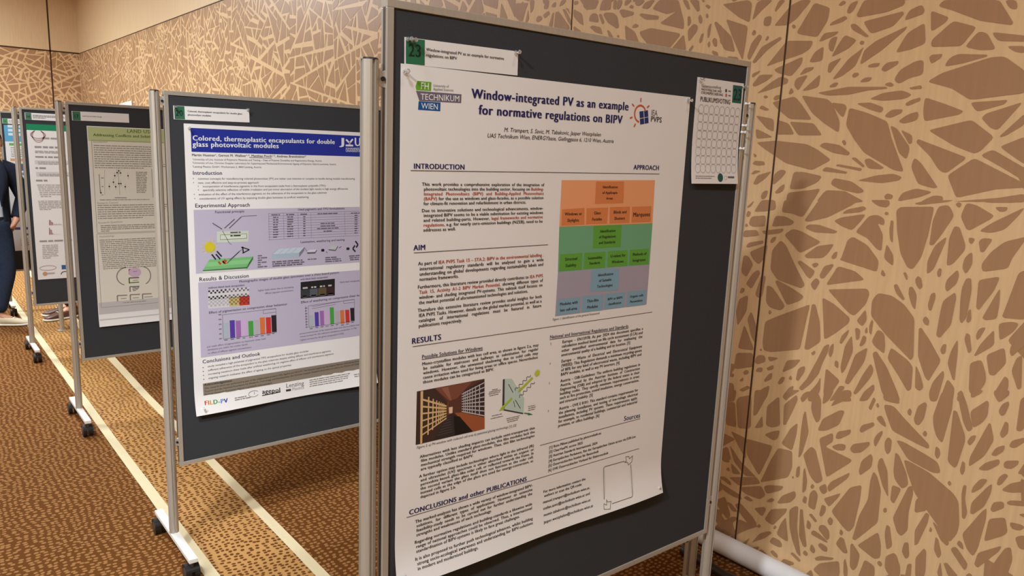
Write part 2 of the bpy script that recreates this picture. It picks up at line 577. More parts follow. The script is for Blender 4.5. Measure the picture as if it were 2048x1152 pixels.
CELLS_C = """160 75 165 0 228 0 215 68;
160 82 215 72 225 230 160 215;
235 235 225 70 240 45 318 30 315 225 300 240;
330 160 335 60 340 0 425 0 400 60 350 150;
408 218 415 100 490 38 496 220 440 232;
518 62 560 0 622 0 560 42;
515 215 520 90 600 28 606 60 570 140 530 217;
337 237 386 157 390 230;
623 62 640 28 682 3 672 40 635 77;
688 112 700 0 722 0 752 60 747 180 722 208 700 160;
758 92 770 0 832 0 802 60;
808 103 850 38 890 0 937 0 942 40 880 72;
728 252 760 178 870 123 897 130 862 215 780 252;
608 425 625 250 640 150 655 125 674 260 650 340 630 400;
398 277 440 258 497 248 482 300 455 314;
503 332 560 238 607 202 597 280 570 377;
190 252 285 300 285 430 240 350;
285 300 450 345 430 400 365 530 330 470 290 400;
372 572 440 430 485 358 572 378 572 480 545 542;
638 400 690 348 717 370 762 560 720 582 680 530;
738 300 825 263 825 320 775 350 942 432 930 450 783 542;
838 302 850 258 937 243 932 270 870 302;
813 350 860 331 907 338 897 377 840 372;
928 367 945 335 1052 320 1052 340 1000 387 945 390;
988 252 1000 218 1077 198 1082 220 1000 264;
1042 113 1075 42 1090 60 1060 127;
1090 90 1103 76 1112 105 1097 110;
1088 172 1125 153 1152 210 1152 232 1120 212;
1135 62 1140 0 1205 0 1242 87 1190 77;
1138 88 1200 98 1270 180 1422 340 1417 367 1340 332 1190 252 1150 140;
1283 132 1300 110 1314 130 1305 160 1290 152;
1323 182 1350 98 1395 73 1407 90 1387 180 1355 220 1335 212;
1378 268 1395 248 1410 270 1400 290 1385 284;
1418 32 1440 0 1482 0 1445 72 1425 62;
1443 162 1490 30 1510 0 1572 0 1562 120 1500 332 1465 290 1445 220;
1213 308 1260 320 1400 400 1475 448 1492 517 1440 512 1290 432;
1143 322 1165 288 1190 310 1182 380 1160 403 1145 372;
1073 312 1100 268 1132 250 1132 270 1085 358;
983 503 1000 438 1060 393 1072 420 1062 480 990 530;
1098 472 1110 428 1130 418 1162 500 1167 668 1130 592;
1198 502 1210 385 1232 400 1282 520 1292 590 1250 614 1205 552;
1263 433 1290 438 1420 510 1570 640 1602 690 1607 830 1592 890 1545 945 1480 850 1330 640 1280 500;
1453 402 1460 348 1482 360 1492 400 1470 432;
1533 442 1570 125 1592 130 1642 280 1642 320 1592 470 1575 483;
1592 18 1620 0 1652 80 1692 240 1660 262 1630 200;
1673 132 1780 63 1790 80 1782 160 1750 202 1690 237;
1678 42 1680 0 1757 0 1740 22 1690 47;
1818 22 1825 0 1917 0 1917 30 1850 82;
1848 132 1870 88 1912 68 1917 90 1890 152 1865 162;
1653 322 1680 283 1714 278 1702 315 1670 347;
1663 478 1670 418 1790 203 1802 210 1822 310 1760 412;
1856 272 1890 193 1912 205 1910 270 1870 302;
1958 252 1985 58 2015 38 2015 230 1990 257;
1803 402 1830 358 1892 338 1882 380 1830 410;
1913 352 1930 313 2015 293 2015 320 1950 362;
1608 502 1625 438 1642 450 1642 500 1625 532;
1718 492 1770 448 1857 426 1857 460 1780 500;
1878 482 1885 438 1977 436 1972 460 1930 492;
1963 522 2015 445 2015 518;
1838 582 1850 538 1890 516 1912 530 1870 582 1850 592;
1863 622 1920 578 2015 562 2015 632 1930 637;
1678 642 1690 598 1740 548 1787 553 1742 610;
1673 762 1680 698 1780 600 1812 577 1802 640 1762 720 1690 770;
1531 575 1545 558 1560 580 1545 597;
1623 792 1620 640 1632 588 1652 590 1642 680 1657 760 1640 800;
1798 742 1815 693 1882 690 1887 730 1815 757;
1898 697 1920 683 2015 688 2015 722 1910 712;
1623 892 1680 828 1740 758 1777 727 1772 800 1722 980 1690 1033 1650 982;
1758 938 1790 797 1892 788 1907 880 1880 902;
1913 815 1990 833 2015 850 1985 872 1930 862;
1948 910 2015 897 2015 992 1975 982;
1968 770 2015 763 2015 792;
1588 952 1605 928 1627 950 1634 992 1610 977;
1548 982 1585 966 1662 1080 1640 1122 1600 1062;
1698 1082 1720 1008 1872 963 1852 1000 1720 1102;
1755 1160 1800 1098 1890 978 1927 973 1937 1050 1900 1160;
1328 965 1330 868 1400 757 1422 770 1412 820 1350 952;
1418 872 1428 843 1440 870 1428 882;
1437 808 1520 885 1545 950 1530 967 1490 932;
1448 992 1460 908 1477 925 1497 1020 1475 1047;
1328 762 1335 688 1350 666 1407 730 1400 747;
1193 792 1290 598 1317 592 1322 640 1292 760 1287 870 1245 907 1220 882;
1178 682 1190 585 1242 608 1242 625 1200 707;
1133 735 1155 726 1160 755 1138 762;
1143 892 1155 833 1177 845 1192 970 1155 992;
1248 1002 1265 943 1292 943 1297 1030 1275 1050;
943 922 985 778 1040 680 1055 560 1075 502 1097 530 1122 620 1102 820 1000 902 960 932;
813 752 870 678 930 603 1002 587 992 680 952 850 920 882 880 842;
763 672 872 638 862 660 798 727;
788 602 810 568 932 508 917 545 798 632;
733 602 780 577 792 630 760 650;
668 722 680 638 710 613 732 650 712 747;
738 772 755 708 782 720 777 760 750 787;
633 692 645 653 664 665 657 707;
633 642 640 498 650 478 665 560 657 622;
593 532 600 478 620 468 617 530 603 544;
568 540 576 530 584 545 574 550;
683 602 695 578 712 595 696 614;
478 697 510 653 590 623 597 660 560 697 490 704;
408 692 440 668 464 675 450 694;
393 597 430 588 522 595 500 622 410 642;
333 732 400 723 410 740 385 787;
398 802 440 738 542 733 532 760 450 840;
473 892 500 828 532 785 547 942 510 922;
553 742 590 718 610 722 602 850 625 1035 600 1012 570 922 555 852;
613 902 620 738 637 738 642 800 662 972 640 972;
658 852 665 798 692 830 680 867;
673 770 690 763 727 810 715 822;
683 892 700 863 750 898 792 940 785 947;
733 862 740 838 770 833 802 870 802 920 785 932;
788 810 805 783 827 805 817 837 800 837;
863 892 870 858 890 880 880 902;
838 952 870 908 892 920 917 1012 890 1012;
728 962 745 943 792 975 787 1005 760 997;
678 992 690 948 717 990 707 1017;
633 1012 650 988 672 1015 660 1032;
558 1012 575 1003 627 1055 615 1067;
428 942 450 908 502 935 512 975 480 972;
318 947 370 888 430 873 447 885 400 917;
433 1002 450 988 482 1020 482 1042 460 1032;
493 1072 520 1043 582 1068 582 1082 510 1092;
708 1042 740 1026 832 1040 820 1052 720 1057;
698 1112 740 1073 862 1058 867 1130 860 1160 750 1160;
888 1132 890 1058 900 1042 917 1110 912 1160 895 1160;
928 1092 932 957 945 948 992 1020 972 1100 945 1120;
973 962 1105 878 1122 960 1117 1040 1080 1047;
1093 1072 1110 1053 1132 1075 1120 1100;
1143 1102 1150 1028 1200 1008 1217 1020 1242 1100 1237 1160 1180 1160;
978 1160 1020 1048 1082 1090 1082 1160;
1333 1160 1335 1038 1390 978 1402 1000 1397 1120 1387 1160;
1268 1160 1285 1078 1312 1073 1307 1160;
1468 1132 1490 1058 1502 1160 1480 1160;
1508 1072 1530 1068 1605 1160 1540 1160;
1635 1160 1670 1128 1695 1160;
183 338 250 440 330 520 347 537 280 532 210 442;
193 450 257 522 200 517;
128 380 165 398 187 450 140 442;
118 540 150 533 192 570 190 592;
178 540 350 538 377 580 240 592;
103 560 250 650 262 682 190 652 108 592;
238 602 380 593 407 650 370 677 280 642;
268 667 290 653 332 685 310 692;
213 707 250 698 330 790 357 837 320 852 260 782;
163 692 190 698 237 755 200 752;
128 722 145 710 177 755 160 772;
78 782 90 743 152 738 130 782 80 832;
73 882 110 828 200 783 242 790 180 842 120 887;
145 892 165 858 217 848 200 877;
178 922 215 878 240 798 330 838 372 840 300 862 230 892 190 937;
113 932 130 908 157 915 145 957;
158 967 250 958 312 913 282 960 250 1002 180 992;
253 1022 300 978 372 968 352 995 280 1027;
308 1052 380 982 452 1060 457 1080 440 1142;
353 842 368 828 380 845 365 857;
453 857 465 836 477 848 462 864;
158 492 180 473 187 507;
533 1122 555 1108 602 1125 580 1147 540 1142;
637 1160 690 1108 705 1160"""
CELLS_D = """0 40 20 5 40 60 15 150 0 100;
35 150 55 60 60 130 45 150;
65 0 95 0 90 60 70 90;
105 140 115 105 140 105 150 125 120 150;
150 100 190 70 200 90 165 125;
155 60 170 0 195 0 185 60;
205 45 225 15 240 15 235 50;
265 25 275 0 310 0 290 30 260 45;
190 175 215 90 225 80 215 180;
225 185 235 80 255 75 330 180 320 200;
280 60 300 60 345 150 345 180 320 150;
355 60 410 90 420 170 390 150 355 110;
355 170 410 210 355 205;
300 50 320 55 335 100;
415 40 430 15 460 0 525 0 500 60 440 65;
355 10 385 5 385 25 360 35;
525 70 545 0 605 0 600 65;
615 60 620 0 640 0 635 65;
640 60 645 0 680 0 670 40 650 65;
455 140 465 100 490 85 515 95 520 150;
520 95 540 90 560 150 545 165;
550 95 570 82 620 85 645 110 655 180 640 190 580 150;
655 70 680 60 755 80 750 100 680 120;
690 40 695 0 745 0 710 35;
720 50 735 30 755 40 745 60;
760 25 765 0 830 0 800 35 775 40;
805 55 830 15 870 0 895 0 850 60;
790 100 800 88 920 105 915 130 830 130;
745 170 765 155 790 170 770 185 745 185;
875 60 920 0 1050 0 1085 140 1085 195 940 160 930 150 1035 75 970 95;
790 210 865 185 1055 220 1060 235 990 320 850 300 800 240;
695 165 760 210 790 285 700 265;
460 180 480 168 535 180 548 230 500 215;
575 200 590 200 620 250 590 250;
640 235 655 228 660 250 645 250;
1000 325 1085 225 1100 330 1050 345;
1075 0 1110 0 1125 60 1110 65;
1120 0 1185 0 1190 70 1175 80;
1110 110 1125 105 1135 150 1110 180;
1110 200 1150 155 1180 170 1170 210 1115 280;
1180 110 1195 95 1210 130 1200 160 1185 150;
1225 40 1240 28 1265 45 1250 62;
1228 100 1240 85 1250 110 1235 125;
1185 270 1200 225 1218 218 1205 275 1190 290;
1240 200 1255 160 1270 155 1255 240 1242 258;
1240 290 1255 268 1260 300 1248 318;
1115 330 1145 295 1150 310 1125 345;
1270 270 1285 248 1305 260 1305 310 1285 310;
1270 350 1275 332 1315 350 1305 385;
1285 150 1300 142 1400 240 1425 345 1350 330 1310 220;
1370 380 1380 372 1440 378 1450 400 1380 395;
1200 0 1225 0 1215 20"""
TD = tile(1040, 0, 3.309)
def parse(txt, t):
    out = []
    for line in txt.split(';'):
        q = [int(n) for n in line.split()]
        if len(q) >= 6:
            out.append([on_wall(*t((q[i], q[i + 1]))) for i in range(0, len(q) - 1, 2)])
    return out
def round_poly(p, r=.011):
    """round every corner by a small fixed radius"""
    p = [np.array(q, float) for q in p]
    p = [q for i, q in enumerate(p) if np.hypot(*(q - p[i - 1])) > .0015]
    n = len(p)
    out = []
    for i in range(n):
        a, q, c = p[i - 1], p[i], p[(i + 1) % n]
        va, vc = a - q, c - q
        la, lc = np.hypot(*va), np.hypot(*vc)
        k = min(r, .42 * la, .42 * lc)
        s0, s1 = q + va / la * k, q + vc / lc * k
        out += [s0, (s0 + 2 * q + s1) / 4, s1]
    return out
def clip(poly, mx, my, nx, ny):
    """keep the side of the line through (mx,my) opposite to n"""
    out = []
    n = len(poly)
    for i in range(n):
        a, c = poly[i], poly[(i + 1) % n]
        da = (a[0] - mx) * nx + (a[1] - my) * ny
        dc = (c[0] - mx) * nx + (c[1] - my) * ny
        if da <= 0: out.append(a)
        if da * dc < 0:
            t = da / (da - dc)
            out.append((a[0] + (c[0] - a[0]) * t, a[1] + (c[1] - a[1]) * t))
    return out
def random_cells(u0, u1, z0, z1, seed):
    """a sheet criss-crossed by straight tapering cuts, some patches finely, some coarsely"""
    rng = random.Random(seed)
    hubs = [(rng.uniform(u0, u1), rng.uniform(z0, z1)) for _ in range(int((u1 - u0) * 3.2))]
    out = []
    def area(p):
        return abs(sum(p[i][0] * p[i - 1][1] - p[i - 1][0] * p[i][1] for i in range(len(p)))) / 2
    def split(p, depth):
        if len(p) < 3: return
        A = area(p)
        if A < .00022: return
        cx, cy = sum(q[0] for q in p) / len(p), sum(q[1] for q in p) / len(p)
        dh = min(math.hypot(cx - h[0], (cy - h[1])) for h in hubs)
        target = min(.0115, .0015 + .12 * dh * dh) * rng.uniform(.4, 1.7)
        if A < target or depth > 16:
            out.append(p)
            return
        sxx = sum((q[0] - cx) ** 2 for q in p); syy = sum((q[1] - cy) ** 2 for q in p); sxy = sum((q[0] - cx) * (q[1] - cy) for q in p)
        long_dir = .5 * math.atan2(2 * sxy, sxx - syy)
        a = long_dir + math.pi / 2 + rng.gauss(0, .62)
        t = rng.gauss(0, .22)
        L = math.sqrt(A)
        px, py = cx + math.cos(long_dir) * t * L, cy + math.sin(long_dir) * t * L
        nx, ny = -math.sin(a), math.cos(a)
        ext = [(q[0] - px) * math.cos(a) + (q[1] - py) * math.sin(a) for q in p]
        Lc = max(.05, max(ext) - min(ext))
        w0, w1 = (.0042 + .018 * rng.random() ** 1.7 for _ in '01')
        w = max(.002, w0 - (w1 - w0) * min(ext) / Lc)
        dl = math.atan((w1 - w0) / Lc)
        ca, sa = math.cos(dl), math.sin(dl)
        n1 = (nx * ca - ny * sa, nx * sa + ny * ca)
        n2 = (-(nx * ca + ny * sa), -(-nx * sa + ny * ca))
        split(clip(p, px - nx * w, py - ny * w, *n1), depth + 1)
        split(clip(p, px + nx * w, py + ny * w, *n2), depth + 1)
    n = max(1, round((u1 - u0) / 1.6))
    st = (u1 - u0) / n
    for i in range(n):
        split([(u0 + i * st, z0), (u0 + (i + 1) * st, z0), (u0 + (i + 1) * st, z1), (u0 + i * st, z1)], 0)
    return out
def traced_zone(y, z):
    u, v, d = project((WALL_X, y, z))
    return d > 0.1 and ((u > 1456 and v > -10 and v < 1165 and u < 2070) or (1046 < u < 1460 and -12 < v < 150))

b = MB()
b.box(WALL_X, WALL_X + .2, BACK_Y, FAR_Y, 0, SEAM_Z, M_VENEER)
b.box(WALL_X, WALL_X + .2, BACK_Y, FAR_Y, SEAM_Z, CEIL, M_VENEER2)
LOWZ = SEAM_Z - .008
cells = [c for c in random_cells(-2.6, FAR_Y, .01, LOWZ, 5) if not traced_zone(*np.mean(c, axis=0))]
cells = [[(min(max(y, -2.6), FAR_Y - .005), min(max(z, .004), LOWZ)) for y, z in c] for c in cells]
for c in cells + parse(CELLS_A, TA) + parse(CELLS_B, TB) + parse(CELLS_C, TC) + parse(CELLS_D, TD):
    p = round_poly(c)
    k = .0005 + .0009 * random.random()
    b.add([(WALL_X - k, q[0], q[1]) for q in p], [list(range(len(p)))], M_CELL)
# dark joints between the panels: one long horizontal, verticals every panel
b.box(WALL_X - .0016, WALL_X, BACK_Y, FAR_Y, SEAM_Z - .006, SEAM_Z + .006, M_JOINT)
for y in (.334, 1.566):
    b.box(WALL_X - .0016, WALL_X, y - .0035, y + .0035, 0, SEAM_Z, M_JOINT)
tag(b.build('wall_right'), kind='structure')

b = MB()
b.box(LEFT_X, WALL_X, FAR_Y, FAR_Y + .2, 0, SEAM_Z, M_VENEER)
b.box(LEFT_X, WALL_X, FAR_Y, FAR_Y + .2, SEAM_Z, CEIL, M_VENEER2)
for c in random_cells(-2.0, WALL_X - .01, .4, LOWZ, 11):
    p = round_poly([(min(max(x, -2), WALL_X - .006), min(max(z, .4), LOWZ)) for x, z in c])
    k = .0005 + .0009 * random.random()
    b.add([(q[0], FAR_Y - k, q[1]) for q in p], [list(range(len(p)))], M_CELL)
b.box(LEFT_X, WALL_X, FAR_Y - .0016, FAR_Y, SEAM_Z - .012, SEAM_Z + .012, M_JOINT)
b.box(1.498 - .012, 1.498 + .012, FAR_Y - .0016, FAR_Y, 0, CEIL, M_JOINT)
tag(b.build('wall_far'), kind='structure')

# ------------------------------------------------------------------ display boards
POST_TOP, FOOT_TOP = 1.892, .105
FR, TH = .016, .022            # frame face width, board thickness
PW = 1.1718                    # felt width
def post_profile(cx, cy, r=.0185):
    """round tube with four hanging grooves"""
    pr = []
    for k in range(4):
        a0 = math.pi / 2 * k
        for d, rr in ((-.20, 1), (-.20, .72), (.20, .72), (.20, 1)):
            pr.append((cx + rr * r * math.cos(a0 + d), cy + rr * r * math.sin(a0 + d)))
        for d in (.42, .785, 1.15):
            pr.append((cx + r * math.cos(a0 + d), cy + r * math.sin(a0 + d)))
    return pr
def caster(parent, x, y, lever=False):
    """twin-wheel swivel caster under a foot bar"""
    b = MB()
    R_, yc = .0335, y + .014
    for s in (-1, 1):
        c = [(yc + R_ * math.cos(2 * math.pi * k / 26), R_ + .001 + R_ * math.sin(2 * math.pi * k / 26)) for k in range(26)]
        b.prism(c, x + s * .006, x + s * .025, M_BLACK, 'x')
        h = [(yc + .62 * (q[0] - yc), R_ + .001 + .62 * (q[1] - R_ - .001)) for q in c]
        b.prism(h, x + s * .025, x + s * .0265, M_ALU2, 'x')
    hood = [(yc + .0365 * math.cos(a), R_ + .0365 * math.sin(a)) for a in [math.radians(20 + 14 * k) for k in range(11)]]
    hood += [(yc + .027 * math.cos(a), R_ + .027 * math.sin(a)) for a in [math.radians(160 - 14 * k) for k in range(11)]]
    b.prism(hood, x - .026, x + .026, M_BLACK, 'x')
    b.tube([(x, y, .06), (x, y, FOOT_TOP - .016)], .008, M_ALU2, 10)
    if lever:
        b.bevel_box(x - .012, x + .012, y + .035, y + .055, .035, .042, .002, M_ALU)
    return b.build('caster', parent)
def bracket(parent, x0, x1, z, y=0.0):
    """flat clamp plate between post and frame, with a socket screw"""
    b = MB()
    yf = -TH / 2 + .002
    prof = [(x0, z - .013), (x1, z - .017), (x1, z + .017), (x1 - .3 * (x1 - x0), z + .013), (x0 + .2 * (x1 - x0), z + .019), (x0, z + .019)]
    b.prism(prof, y + yf, y + yf + .006, M_ALU, 'y')
    o = b.build('clamp', parent)
    s = MB()
    xm = (x0 + x1) / 2 + (.003 if x1 > x0 else -.003)
    s.tube([(xm, y + yf + .001, z), (xm, y + yf - .004, z)], .0045, M_BLACK, 14)
    s.build('screw', o)
def foot(parent, x, lever=True, hl=.25):
    b = MB()
    b.bevel_box(x - .0165, x + .0165, -hl, hl, FOOT_TOP - .018, FOOT_TOP, .002, M_FOOT)
    o = b.build('foot', parent)
    caster(o, x, .025 - hl)
    caster(o, x, hl - .025, lever)
def board(label, x, y, rz, zb, zt, group):
    """felt panel in an aluminium frame between two posts; x, y = felt front plane, lower-left felt edge"""
    e = empty('display_board', (x, y, 0), rz)
    tag(e, label, 'display board', group)
    yb = TH                                      # front of felt at local y=0, frame sticks out by 2 mm
    b = MB(); b.box(0, PW, 0, yb - .002, zb, zt, M_FELT)
    b.build('felt_panel', e)
    f = MB()
    def bar(x0, x1, z0, z1):
        f.bevel_box(x0, x1, -.003, yb, z0, z1, .0012, M_ALU)
    bar(-FR, PW + FR, zt, zt + FR); bar(-FR, PW + FR, zb - FR, zb)
    bar(-FR, 0, zb, zt); bar(PW, PW + FR, zb, zt)
    for xs in (-FR - .0006, PW + FR - .0004):    # groove along the outer edge
        f.box(xs, xs + .001, .004, .013, zb, zt, M_ALU2)
    f.box(0, PW, .004, .013, zb - FR - .0006, zb - FR + .0004, M_ALU2)
    f.build('frame', e)
    for s, xc in ((-1, -FR - .0305), (1, PW + FR + .0305)):
        p = MB()
        p.prism(post_profile(xc, yb / 2), FOOT_TOP, POST_TOP, M_ALU)
        p.tube([(xc, yb / 2, POST_TOP), (xc, yb / 2, POST_TOP + .004)], [.0185, .016], M_BLACK, 16)
        po = p.build('post', e)
        edge = -FR if s < 0 else PW + FR
        for z in (POST_TOP - .035, zb + .09):
            bracket(po, xc + s * -.012, edge, z, yb / 2)
        foot(e, xc)
    return e
G = 'poster boards standing in a row'
P17Y, P14Y, P11Y = 3.537, 5.3195, 7.108
B23 = board('nearest dark felt poster board in aluminium frame with the large window-integrated PV poster', -.0166 * math.cos(YAW23), -.0166 * math.sin(YAW23), YAW23, .5229, 1.9953, G)
B20 = board('dark felt poster board carrying the poster with the blue title bar', .014, 1.7094, 0, .4084, 1.88, G)
B17 = board('dark felt poster board carrying the pale green LAND USE poster', -.0233, P17Y, 0, .4084, 1.88, G)
B14 = board('dark felt poster board carrying the white poster with a dark green strip', -.0406, P14Y, 0, .4084, 1.88, G)
B11 = board('farthest dark felt poster board, behind the man, with the light blue headed poster', -.0007, P11Y, 0, .4084, 1.88, G)

# lone posts: one just behind the nearest board on the right, one far back behind the fourth board
def lone_post(name, x, y, ztop, label, zfoot):
    e = empty(name, (x, y, 0))
    tag(e, label, 'stand post')
    p = MB()
    p.prism(post_profile(0, 0), FOOT_TOP if zfoot else .006, ztop, M_ALU)
    p.tube([(0, 0, ztop), (0, 0, ztop + .004)], [.0185, .016], M_BLACK, 16)
    p.build('post', e)
    if zfoot: foot(e, 0, False, zfoot)
    else:
        q = MB(); q.bevel_box(-.03, .03, -.03, .03, 0, .006, .001, M_ALU); q.build('base_plate', e)
    return e
L1 = lone_post('stand_post', 1.437, .2, 1.7, 'bare aluminium stand post behind the lower right corner of the nearest board', .06)
b = MB(); b.bevel_box(-.046, -.036, -.004, .004, .14, .30, .001, M_ALU); b.bevel_box(-.046, -.018, -.004, .004, .292, .30, .001, M_ALU)
b.bevel_box(-.046, -.018, -.004, .004, .14, .148, .001, M_ALU)
b.build('clamp', L1)
b = MB(); b.tube([(-.045, -.02, .118), (-.045, .004, .118)], .012, M_BLACK, 16); b.tube([(-.045, -.024, .118), (-.045, -.02, .118)], .006, M_ALU, 12)
b.tube([(-.045, 0, .118), (-.01, 0, .118)], .008, M_BLACK, 10)
b.build('knob', L1)
lone_post('stand_post', .225, 6.09, 1.72, 'grey metal stand post below the dark green strip poster board, beside the brown shoes', 0)

# ------------------------------------------------------------------ rolls on the floor by the wall
b = MB()
rx, rr = 1.894, .044
def ringpts(y, r):
    return [(rx + r * math.cos(2 * math.pi * k / 36), y, rr + .001 + r * math.sin(2 * math.pi * k / 36)) for k in range(36)]
M_ROLL = mat('roll_paper', rgb(236, 236, 238), .5, spec=.35)
b.tube([(rx, .78, rr + .001), (rx, -1.1, rr + .001)], rr, M_ROLL, 40, caps=False)
vs = ringpts(-1.1, rr) + ringpts(-1.1, rr * .72) + ringpts(-.95, rr * .72) + ringpts(.78, rr) + ringpts(.78, rr * .72) + ringpts(.6, rr * .72)
fs = []
for o in (0, 36, 108, 144):
    for k in range(36):
        fs.append((o + k, o + (k + 1) % 36, o + 36 + (k + 1) % 36, o + 36 + k))
b.add(vs, fs, M_ROLL, False)
o = b.build('paper_roll'); tag(o, 'long white paper roll lying on the carpet along the wall', 'paper roll')
o.rotation_euler = (0, 0, 0)
b = MB()
M_FILM = mat('dark_film', rgb(44, 36, 34), .35, spec=.5, noise=.2, nscale=30)
pts, rad = [], []
for k in range(25):
    t = k / 24
    pts.append((1.74 - .02 * math.sin(5 * t), .46 - .95 * t, .024 + .002 * math.sin(17 * t)))
    rad.append(.021 + .0022 * math.sin(23 * t) + .001 * math.sin(41 * t))
b.tube(pts, rad, M_FILM, 18)
tag(b.build('plastic_roll'), 'dark crumpled roll on the carpet in front of the white paper roll', 'roll')
# folded paper taped to the panelling far down the hall
b = MB()
ys = [on_wall(*q) for q in ((236, 207), (264.5, 201), (265.5, 213), (236, 212))]
y0, y1 = ys[0][0], ys[1][0]
z1, z0 = ys[1][1], ys[1][1] - .3
n = 8
vs, fs = [], []
for i in range(n + 1):
    t = i / n
    y = y0 + (y1 - y0) * t
    k = .006 + .03 * math.sin(math.pi * t)
    vs += [(WALL_X - k, y, z1 - .06 * (1 - t)), (WALL_X - k * .8, y, z0), (WALL_X - k - .004, y, z0), (WALL_X - k - .004, y, z1 - .06 * (1 - t))]
for i in range(n):
    for j in range(4):
        fs.append((4 * i + j, 4 * i + (j + 1) % 4, 4 * i + 4 + (j + 1) % 4, 4 * i + 4 + j))
fs += [(0, 3, 2, 1), (4 * n, 4 * n + 1, 4 * n + 2, 4 * n + 3)]
b.add(vs, fs, M_PAPER)
tag(b.build('paper_sheet'), 'small pale sheet on the patterned wall, peeking over the LAND USE poster board', 'paper')

# ------------------------------------------------------------------ lettering
def _raw(txt, bold, res):
    c = bpy.data.curves.new('glyph', 'FONT')
    c.body = txt
    c.resolution_u = res
    o = bpy.data.objects.new('glyph', c)
    C.objects.link(o)
    bpy.context.view_layer.update()
    me = o.evaluated_get(bpy.context.evaluated_depsgraph_get()).to_mesh()
    v = [(q.co.x, q.co.y) for q in me.vertices]
    f = [list(p.vertices) for p in me.polygons]
    o.to_mesh_clear()
    bpy.data.objects.remove(o)
    bpy.data.curves.remove(c)
    return v, f
_hh = _raw('HH', 0, 2)[0]
_CAP = max(q[1] for q in _hh)
_HW = max(q[0] for q in _hh)
GL = {}
def glyph(ch, bold, res):
    k = (ch, bold, res)
    if k not in GL:
        v, f = _raw(ch, bold, res) if ch.strip() else ([], [])
        w = max(q[0] for q in _raw('H' + ch + 'H', 0, 2)[0]) - _HW
        GL[k] = ([(x / _CAP, y / _CAP) for x, y in v], f, w / _CAP)
    return GL[k]
def text_width(t, bold=0.0, res=2):
    return sum(glyph(c, 0, res)[2] + bold * 2.2 for c in t)

